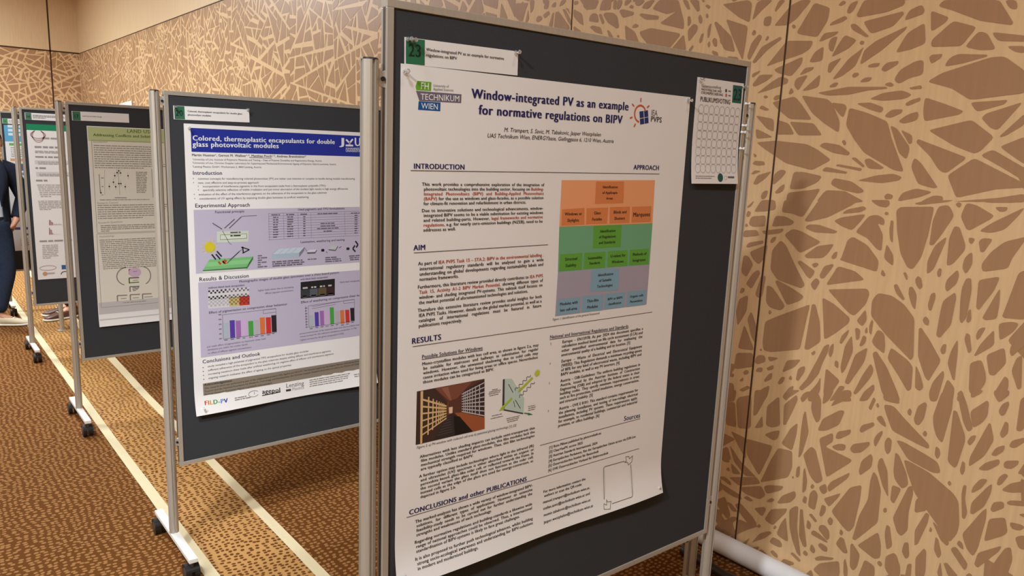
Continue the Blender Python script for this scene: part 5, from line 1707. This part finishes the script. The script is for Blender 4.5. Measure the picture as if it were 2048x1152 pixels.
for k, (v, x1) in enumerate(((255, .62), (263, .7), (271, .55))): P.greek('header', (214, 232, 240), (.03, py(v)), (x1, py(v)), (.03, py(v)), (x1, py(v)), 1, .024, seed=60 + k, last=1, px=False)
P.poly('green_band', (112, 176, 100), [(.03, py(286)), (.80, py(286)), (.80, py(291)), (.03, py(291))], 1, False)
P.poly('orange_band', (222, 160, 110), [(.03, py(317)), (.80, py(317)), (.80, py(322)), (.03, py(322))], 1, False)
P.greek(P.new('paragraph_text'), (160, 158, 154), (.04, py(296)), (.78, py(296)), (.04, py(313)), (.78, py(313)), 5, .008, seed=64, px=False)
for k, (v0_, v1_, col) in enumerate(((327, 341, (86, 108, 132)), (345, 350, (120, 140, 160)), (355, 365, (190, 170, 104)))):
    P.poly('figure', col, [(.09, py(v0_)), (.30, py(v0_)), (.30, py(v1_)), (.09, py(v1_))], 2, False)
    P.poly('figure', (176, 190, 200), [(.34, py(v0_)), (.70, py(v0_)), (.70, py(v1_)), (.34, py(v1_))], 2, False)
P.poly('purple_band', (96, 80, 130), [(.02, py(455)), (.80, py(455)), (.80, py(460)), (.02, py(460))], 2, False)
P.poly('figure', (100, 112, 126), [(.08, py(468)), (.16, py(468)), (.16, py(472)), (.08, py(472))], 2, False)
P.greek(P.new('paragraph_text'), (150, 150, 150), (.06, py(480)), (.6, py(480)), (.06, py(492)), (.6, py(492)), 4, .01, seed=66, px=False)
P.finish()
card('white title card above the light blue headed poster', ON, plane_at(P11Y), 0, (4, 236.5), .293, .047, .0, '11', [(None, .05, .25, .02), (None, .05, .2, .032)], (.008, .032, .035), .042, (80, 150, 104))

# ------------------------------------------------------------------ push pins
M_CLEAR = mat('clear_plastic', rgb(236, 236, 236), .12, spec=.5, trans=.85)
M_WPIN = mat('white_pin', rgb(238, 236, 234), .3, spec=.5)
def make_pin(m):
    """waisted push pin, axis along -y, point at the origin"""
    e = empty('push_pin', (0, 0, 0))
    prof = [(0, 0.001), (.0048, .001), (.0050, .0030), (.0030, .0046), (.0023, .0100), (.0028, .0125), (.0045, .0142), (.0045, .0165), (.0035, .0175), (0, .0178)]
    b = MB()
    n = 14
    vs = [(r * math.cos(2 * math.pi * k / n), -y, r * math.sin(2 * math.pi * k / n)) for r, y in prof for k in range(n)]
    fs = [(i * n + k, (i + 1) * n + k, (i + 1) * n + (k + 1) % n, i * n + (k + 1) % n) for i in range(len(prof) - 1) for k in range(n)]
    b.add(vs, fs, m, True)
    b.build('grip', e)
    b = MB(); b.tube([(0, -.0012, 0), (0, .004, 0)], .0006, M_ALU, 6); b.build('needle', e)
    return e
first = {}
def pin(u, v, on, plane, yaw, label, m=M_CLEAR, g='clear push pins', off=.0016):
    a, z = on(u, v)
    if m.name not in first:
        first[m.name] = e = make_pin(m)
    else:
        e = copy_tree(first[m.name])
    x, y, z = plane(a, z)
    e.location = (x + math.sin(yaw) * off, y - math.cos(yaw) * off, z)
    e.rotation_euler = (0, 0, yaw)
    tag(e, label, 'push pin', g)
for u, v, l in ((815, 79, 'left one of two clear pins in the upper left corner of title card 23'), (823.5, 81, 'right one of two clear pins in the upper left corner of title card 23'), (1030, 105, 'clear pin in the upper right corner of title card 23'),
                (808, 143, 'clear pin in the upper left corner of the large white poster'), (1374, 201, 'clear pin in the upper right corner of the large white poster'), (1311.5, 972, 'clear pin in the lower right corner of the large white poster'),
                (1398.5, 160, 'clear pin in the upper left corner of the voting sheet'), (1485, 174, 'clear pin in the upper right corner of the voting sheet')):
    pin(u, v, on_23, plane23, YAW23, l)
pin(801, 1146, on_23, plane23, YAW23, 'clear pin in the lower left corner of the large white poster', off=.018)
for u, v, l in ((1490, 207.5, 'uppermost white pin stuck in the felt right of the voting sheet'), (1484, 251, 'second white pin from the top, right of the voting sheet'), (1482, 264.5, 'third white pin from the top, right of the voting sheet'), (1479, 297, 'lowest white pin stuck in the felt right of the voting sheet')):
    pin(u, v, on_23, plane23, YAW23, l, M_WPIN, 'white push pins', off=.0002)
for u, v, y_, l in ((349.5, 213.5, 1.7094, 'clear pin in the upper left corner of title card 20'), (377, 256, 1.7094, 'clear pin in the upper left corner of the blue-barred poster'), (405, 815, 1.7094, 'clear pin in the lower left corner of the blue-barred poster'), (494, 219, 1.7094, 'clear pin in the upper right corner of title card 20')):
    pin(u, v, on_at(y_), plane_at(y_), 0, l, off=.012 if v > 800 else .0035 if v > 250 else .0016)

# ------------------------------------------------------------------ people
M_SKIN = mat('skin', rgb(206, 150, 120), .5, spec=.4, noise=.04, nscale=20)
M_NAVY = mat('navy_cloth', rgb(34, 38, 52), .9, spec=.15, noise=.1, nscale=60)
M_DENIM = mat('denim', rgb(42, 52, 70), .85, spec=.15, noise=.14, nscale=45)
M_SHIRT = mat('shirt_cloth', rgb(206, 212, 222), .8, spec=.2, noise=.05, nscale=30)
M_SNEAK = mat('cream_canvas', rgb(222, 208, 178), .7, spec=.2)
M_SOLE = mat('sole_rubber', rgb(226, 218, 200), .6)
M_HAIR = mat('hair', rgb(70, 52, 40), .6, noise=.2, nscale=90)
M_BROWN = mat('brown_leather', rgb(88, 56, 44), .4, spec=.5, noise=.1, nscale=20)
M_DARK = mat('dark_cloth', rgb(48, 46, 48), .9, spec=.15, noise=.1, nscale=60)
M_EYE = mat('eye_white', rgb(232, 228, 222), .3)
M_IRIS = mat('iris', rgb(60, 44, 34), .3)
M_LIP = mat('lip', rgb(178, 108, 96), .5)

def skinned(chains, sub=2):
    """skin-modifier surface around chains of (point, radius); equal points are welded; the first point is the root"""
    vs, rad, idx, ed = [], [], {}, []
    for ch in chains:
        prev = None
        for p, r in ch:
            k = tuple(round(c, 4) for c in p)
            if k not in idx:
                idx[k] = len(vs); vs.append(k); rad.append(r if isinstance(r, tuple) else (r, r))
            if prev is not None and prev != idx[k]: ed.append((prev, idx[k]))
            prev = idx[k]
    me = bpy.data.meshes.new('skeleton')
    me.from_pydata(vs, ed, [])
    o = bpy.data.objects.new('skeleton', me)
    C.objects.link(o)
    o.modifiers.new('skin', 'SKIN').use_smooth_shade = True
    d = me.skin_vertices[0].data
    for i, r in enumerate(rad):
        d[i].radius = r
        d[i].use_root = (i == 0)
    s = o.modifiers.new('sub', 'SUBSURF'); s.levels = sub; s.render_levels = sub
    bpy.context.view_layer.update()
    m = o.evaluated_get(bpy.context.evaluated_depsgraph_get()).to_mesh()
    out = [tuple(v.co) for v in m.vertices], [list(p.vertices) for p in m.polygons]
    bpy.data.objects.remove(o)
    bpy.data.meshes.remove(me)
    return out
def part(name, parent, m, *geo):
    b = MB()
    for v, f in geo: b.add(v, f, m, True)
    return b.build(name, parent)
def hand_chains(w, d, out, pal, curl, s=1.0):
    """wrist point w, pointing direction d, thumb side out, palm normal pal -> palm and five separate fingers"""
    w, d, out, pal = [Vector(q) for q in (w, d, out, pal)]
    ch = []
    mid = w + d * .085 * s
    ch.append([(w, .031), (w + d * .045 * s, (.044 * s, .020)), (mid, (.044 * s, .016))])
    for k, (off, ln) in enumerate(((.030, .072), (.010, .080), (-.010, .075), (-.029, .060))):
        p = mid + out * off * s - d * .004
        a, c = [(mid, .012), (p, .0085)], curl
        q, ang = p, 0.0
        for seg in (.45, .32, .23):
            ang += c
            q = q + (d * math.cos(ang) + pal * math.sin(ang)) * ln * seg * s
            a.append((q, .0085 if seg > .3 else .007))
        ch.append(a)
    t0 = w + d * .03 * s + out * .028 * s
    t1 = t0 + (d * .7 + out * .6 + pal * .35).normalized() * .036 * s
    t2 = t1 + (d * .9 + out * .15 + pal * .4).normalized() * .030 * s
    ch.append([(w + d * .03 * s, .016), (t0, .013), (t1, .011), (t2, .008)])
    return ch
def shoe(parent, heel, toe_dir, ankle_z, upper, sole, L=.29):
    """low shoe: lofted upper on a separate sole"""
    d = Vector(toe_dir).normalized(); n = Vector((-d.y, d.x, 0)); h = Vector(heel)
    def loft(sec, m):
        b = MB(); N = 18; vs, fs = [], []
        for t, w, z0, z1 in sec:
            for k in range(N):
                a = 2 * math.pi * k / N
                c_, s_ = math.cos(a), math.sin(a)
                p = h + d * (t * L) + n * (w * math.copysign(abs(c_) ** .8, c_))
                vs.append((p.x, p.y, (z0 + z1) / 2 + (z1 - z0) / 2 * math.copysign(abs(s_) ** .7, s_)))
        for i in range(len(sec) - 1):
            for k in range(N):
                fs.append((i * N + k, i * N + (k + 1) % N, (i + 1) * N + (k + 1) % N, (i + 1) * N + k))
        fs += [list(range(N))[::-1], [(len(sec) - 1) * N + k for k in range(N)]]
        b.add(vs, fs, m, True)
        return b
    up = loft([(-.02, .018, .03, .07), (.03, .034, .018, .095), (.15, .036, .018, ankle_z), (.30, .037, .018, ankle_z - .005), (.45, .040, .018, .082), (.65, .046, .018, .066), (.82, .044, .018, .052), (.94, .032, .018, .042), (1.0, .014, .02, .034)], upper).build('shoe', parent)
    loft([(-.03, .022, .001, .026), (.05, .037, .001, .026), (.35, .038, .001, .024), (.68, .050, .001, .024), (.86, .047, .001, .026), (.97, .034, .003, .028), (1.03, .012, .008, .026)], sole).build('sole', up)
    b = MB()
    for k in range(4):
        t = .36 + .08 * k
        p = h + d * (t * L)
        z = .086 - .035 * (t - .36)
        b.tube([p + n * .022 + Vector((0, 0, z - .004)), p + Vector((0, 0, z + .004)), p - n * .022 + Vector((0, 0, z - .004))], .0028, sole, 6)
    b.build('laces', up)
def person(name_label, x, y, rz, H, J, skin_m, jacket, trousers, shirt, shoe_m, sole_m, pocket_left, feet, hair=True, group=None):
    """standing adult facing local -y; J = joint offsets"""
    k = H / 1.78
    V3 = lambda a, b_, c: Vector((a * k, b_ * k, c * k))
    pel, sp, ch, nk = V3(0, 0, .96), V3(0, .0, 1.16), V3(0, .01, 1.36), V3(J.get('head', 0) * .6, .01, 1.50)
    hd = V3(J.get('head', 0), -.02, 1.585)
    shl, shr = V3(.185, .02, 1.42), V3(-.185, .02, 1.42)
    ell, wrl = (V3(.285, .06, 1.15), V3(.208, -.045, .955)) if pocket_left else (V3(.25, .03, 1.13), V3(.25, -.06, .88))
    elr, wrr = V3(-.25, .05, 1.13), V3(-.245, -.05, .88)
    hpl, hpr = V3(.095, 0, .93), V3(-.095, 0, .93)
    knl, knr = V3(.115, -.02, .50), V3(-.115, -.02, .50)
    (fl, dl), (fr_, dr) = feet
    anl, anr = V3(fl[0], fl[1], .10), V3(fr_[0], fr_[1], .10)
    fdl, fdr = Vector((dl[0], dl[1], 0)).normalized(), Vector((dr[0], dr[1], 0)).normalized()
    chains = [[(pel, (.11 * k, .085 * k)), (sp, (.105 * k, .08 * k)), (ch, (.115 * k, .08 * k)), (nk, .054 * k), (hd - Vector((0, 0, .03)), .056 * k)],
              [(ch, .11 * k), (shl, .055 * k), (ell, .043 * k), (wrl, .031 * k)], [(ch, .11 * k), (shr, .055 * k), (elr, .043 * k), (wrr, .031 * k)],
              [(pel, .11 * k), (hpl, .088 * k), (knl, .058 * k), (anl, .038 * k), (anl + fdl * .12 - Vector((0, 0, .06)), .034)],
              [(pel, .11 * k), (hpr, .088 * k), (knr, .058 * k), (anr, .038 * k), (anr + fdr * .12 - Vector((0, 0, .06)), .034)]]
    dlh = (V3(.128, -.035, .80) - wrl).normalized() if pocket_left else Vector((0, -.15, -1)).normalized()
    chains += hand_chains(wrl, dlh, Vector((-.8, -.6, 0)) if pocket_left else Vector((0, -1, .1)).normalized(), Vector((-.6, .8, 0)) if pocket_left else Vector((-1, 0, 0)), .12 if pocket_left else .3, k)
    chains += hand_chains(wrr, Vector((0, -.15, -1)).normalized(), Vector((0, -1, .1)).normalized(), Vector((1, 0, 0)), .3, k)
    body = [skinned(chains)]
    b = MB()
    for v, f in body: b.add(v, f, skin_m, True)
    # head: skull, jaw, nose, ears in the same mesh
    bm = bmesh.new()
    bmesh.ops.create_uvsphere(bm, u_segments=28, v_segments=22, radius=1)
    for v in bm.verts:
        q = v.co.copy()
        w = .076 * k * (1 - .22 * max(0, -q.z) ** 1.5)
        dp = .098 * k
        z = q.z * .118 * k
        yy = q.y * dp
        if q.y < 0:
            yy *= .93
            if q.z < -.35: yy -= .012 * k * (-.35 - q.z)
            nz = math.exp(-((q.x / .16) ** 2 + ((q.z + .12) / .17) ** 2))
            yy -= .022 * k * nz
            for s_ in (-1, 1):
                yy += .010 * k * math.exp(-(((q.x - s_ * .36) / .17) ** 2 + ((q.z - .07) / .12) ** 2))
            yy -= .005 * k * math.exp(-((q.x / .3) ** 2 + ((q.z + .48) / .1) ** 2))
        v.co = Vector((q.x * w, yy, z)) + hd + Vector((0, 0, .055 * k))
    b.bm(bm, skin_m, True)
    hc = hd + Vector((0, 0, .055 * k))
    for s_ in (-1, 1):
        b.ball((hc.x + s_ * .076 * k, hc.y + .012, hc.z - .012), (.010, .020, .032), skin_m, 12, 8)
    root = b.build('person', None, (x, y, 0), rz)
    tag(root, name_label, 'person', group)
    for s_ in (-1, 1):
        e = MB(); e.ball((hc.x + s_ * .029 * k, hc.y - .082 * k, hc.z + .008), .0115, M_EYE, 12, 8); e.ball((hc.x + s_ * .029 * k, hc.y - .0905 * k, hc.z + .008), .005, M_IRIS, 10, 6); e.build('eye', root)
    e = MB(); e.ball((hc.x, hc.y - .094 * k, hc.z - .056 * k), (.022, .006, .006), M_LIP, 12, 8); e.build('mouth', root)
    bm = bmesh.new(); bmesh.ops.create_uvsphere(bm, u_segments=26, v_segments=18, radius=1)
    bmesh.ops.delete(bm, geom=[v for v in bm.verts if v.co.z < .12 - .75 * max(0, v.co.y) and not (v.co.y > .35 and v.co.z > -.55) or (v.co.y < -.45 and v.co.z < .55)], context='VERTS')
    for v in bm.verts:
        q = v.co
        j = 1 + .02 * math.sin(19 * q.x + 7 * q.z) * math.sin(15 * q.y)
        v.co = Vector((q.x * .083 * k * j, q.y * .106 * k * j, q.z * .127 * k * j)) + hc
    e = MB(); e.bm(bm, M_HAIR, True); e.build('hair', root)
    # clothes follow the body
    part('trousers', root, trousers, skinned([[(pel + Vector((0, 0, .075)), (.170 * k, .135 * k)), (pel - Vector((0, 0, .04)), (.15 * k, .12 * k)), (hpl - Vector((0, 0, .08)), .104 * k), (knl, .078 * k), ((knl + anl) / 2, .070 * k), (anl + Vector((0, 0, .01)), .062 * k)],
                                             [(pel - Vector((0, 0, .04)), (.15 * k, .12 * k)), (hpr - Vector((0, 0, .08)), .104 * k), (knr, .078 * k), ((knr + anr) / 2, .070 * k), (anr + Vector((0, 0, .01)), .062 * k)]]))
    def loft(rows, m, a0=0.0, a1=360.0, n=36, grow=0.0, thick=0.0):
        """stacked superellipse rings (z, half width, half depth, centre x, centre y); an arc from a0 to a1 leaves the front open"""
        q = MB(); vs, fs = [], []
        closed = a1 - a0 >= 359.9
        cnt = n if closed else n + 1
        for off in ((grow,) if not thick else (grow, grow - thick)):
            base = len(vs)
            for z, rx, ry, cx, cy in rows:
                for i in range(cnt):
                    t = math.radians(a0 + (a1 - a0) * i / n)
                    c_, s_ = math.cos(t), math.sin(t)
                    vs.append(((cx + (rx + off) * math.copysign(abs(c_) ** .85, c_)) * k, (cy + (ry + off) * math.copysign(abs(s_) ** .85, s_)) * k, z * k))
            for r in range(len(rows) - 1):
                for i in range(n):
                    i2 = (i + 1) % cnt
                    fs.append((base + r * cnt + i, base + r * cnt + i2, base + (r + 1) * cnt + i2, base + (r + 1) * cnt + i))
        if thick and not closed:
            N = len(rows) * cnt
            for r in range(len(rows) - 1):
                for i in (0, n):
                    fs.append((r * cnt + i, (r + 1) * cnt + i, N + (r + 1) * cnt + i, N + r * cnt + i))
            for i in range(n):
                fs.append((i, i + 1, N + i + 1, N + i))
        q.add(vs, fs, m, True)
        return q
    hx_ = J.get('head', 0)
    torso = [(.965, .150, .118, 0, 0), (1.04, .146, .116, 0, 0), (1.14, .148, .116, 0, 0), (1.25, .160, .120, 0, .004), (1.34, .168, .118, 0, .008), (1.40, .160, .104, .1 * hx_, .01), (1.445, .118, .084, .3 * hx_, .01), (1.475, .076, .070, .5 * hx_, .008), (1.50, .066, .066, .6 * hx_, .004), (1.53, .063, .064, .65 * hx_, 0)]
    sh = loft(torso, shirt).build('shirt', root)
    q = MB()
    for i in range(5):
        q.ball((.02 * hx_ * i, -(.121 - .001 * i) * k, (1.04 + .085 * i) * k), (.0055, .003, .0055), M_SOLE, 10, 6)
    q.build('buttons', sh)
    jrows = [(.80, .172, .128, 0, .012), (.90, .176, .130, 0, .010), (1.04, .168, .128, 0, .008), (1.14, .166, .128, 0, .008), (1.25, .176, .130, 0, .010), (1.34, .186, .128, 0, .012), (1.405, .178, .112, .1 * hx_, .014), (1.45, .128, .092, .3 * hx_, .014), (1.485, .082, .078, .5 * hx_, .012)]
    jb = loft(jrows, jacket, -52, 232, 44, .004, .006)
    for sh_, el_, wr_ in ((shl, ell, wrl), (shr, elr, wrr)):
        sg = 1 if sh_.x > 0 else -1
        pts = [sh_ + Vector((-sg * .055, 0, .004)) * k, sh_ + Vector((sg * .008, 0, -.022)) * k, sh_.lerp(el_, .5) + Vector((sg * .006, 0, 0)), el_, el_.lerp(wr_, .5), el_.lerp(wr_, .90)]
        jb.tube(pts, [.070 * k, .078 * k, .066 * k, .060 * k, .053 * k, .046 * k], jacket, 20)
    jk = jb.build('jacket', root)
    for s_ in (-1, 1):                                   # turned-back lapels along the open front
        e = MB()
        rows = [(1.49, .055, .098, -.058), (1.44, .062, .125, -.088), (1.36, .072, .150, -.116), (1.25, .083, .150, -.128), (1.15, .093, .118, -.128), (1.08, .100, .104, -.126)]
        vs, fs = [], []
        for z, xi, xo, yy in rows:
            for t in (0, .5, 1):
                xx = xi + (xo - xi) * t
                vs.append(((s_ * xx + .4 * hx_ * max(0, z - 1.2) / .3) * k, (yy + .10 * max(0, xx - .10) - .004) * k, z * k))
        for i in range(len(rows) - 1):
            for j in range(2):
                a = 3 * i + j
                f = (a, a + 1, a + 4, a + 3)
                fs.append(f if s_ > 0 else f[::-1])
        n0 = len(vs)
        vs += [(p[0], p[1] + .007, p[2]) for p in vs]
        fs += [tuple(n0 + i for i in f[::-1]) for f in fs]
        for i in range(len(rows) - 1):
            fs += [(3 * i, 3 * i + 3, n0 + 3 * i + 3, n0 + 3 * i), (3 * i + 2, n0 + 3 * i + 2, n0 + 3 * i + 5, 3 * i + 5)]
        e.add(vs, fs, jacket, True)
        e.build('lapel', jk)
    e = MB()
    n = 28
    vs = [((.158 * k) * math.cos(2 * math.pi * i / n), (.126 * k) * math.sin(2 * math.pi * i / n), z) for z in ((.955) * k, (.99) * k) for i in range(n)]
    e.add(vs, [(i, (i + 1) % n, n + (i + 1) % n, n + i) for i in range(n)], M_BLACK, True); e.build('belt', root)
    for an, d in ((anl, fdl), (anr, fdr)):
        shoe(root, (an.x - d.x * .05, an.y - d.y * .05, 0), d, .10, shoe_m, sole_m)
    return root
person('man in navy jacket, jeans and cream sneakers, hand in pocket, at the left edge', -.215, 6.55, 0, 1.76, {'head': .075},
       M_SKIN, M_NAVY, M_DENIM, M_SHIRT, M_SNEAK, M_SOLE, True, (((.02, -.02), (.8, -.35)), ((-.15, .02), (-.25, -1))))
gl = [o for o in C.objects if o.name == 'person'][0]
b = MB()
hx, hy, hz = .075 * 1.76 / 1.78, -.02, (1.585 + .055) * 1.76 / 1.78 + .008
for s_ in (-1, 1):
    pts = [(hx + s_ * .031 + .022 * math.cos(2 * math.pi * k / 16), hy - .100, hz + .017 * math.sin(2 * math.pi * k / 16)) for k in range(17)]
    b.tube(pts, .0022, M_BLACK, 6)
    b.tube([(hx + s_ * .053, hy - .099, hz + .004), (hx + s_ * .080, hy - .03, hz + .006), (hx + s_ * .080, hy + .02, hz)], .0020, M_BLACK, 6)
b.tube([(hx - .009, hy - .101, hz + .004), (hx, hy - .104, hz + .006), (hx + .009, hy - .101, hz + .004)], .0020, M_BLACK, 6)
b.build('glasses', gl)
person('person behind the board with the dark green strip poster, only brown shoes showing', .36, 6.66, math.radians(-80), 1.70, {},
       M_SKIN, M_DARK, M_DARK, M_SHIRT, M_BROWN, M_SOLE, False, (((.09, 0), (.12, -1)), ((-.09, .06), (-.1, -1))))
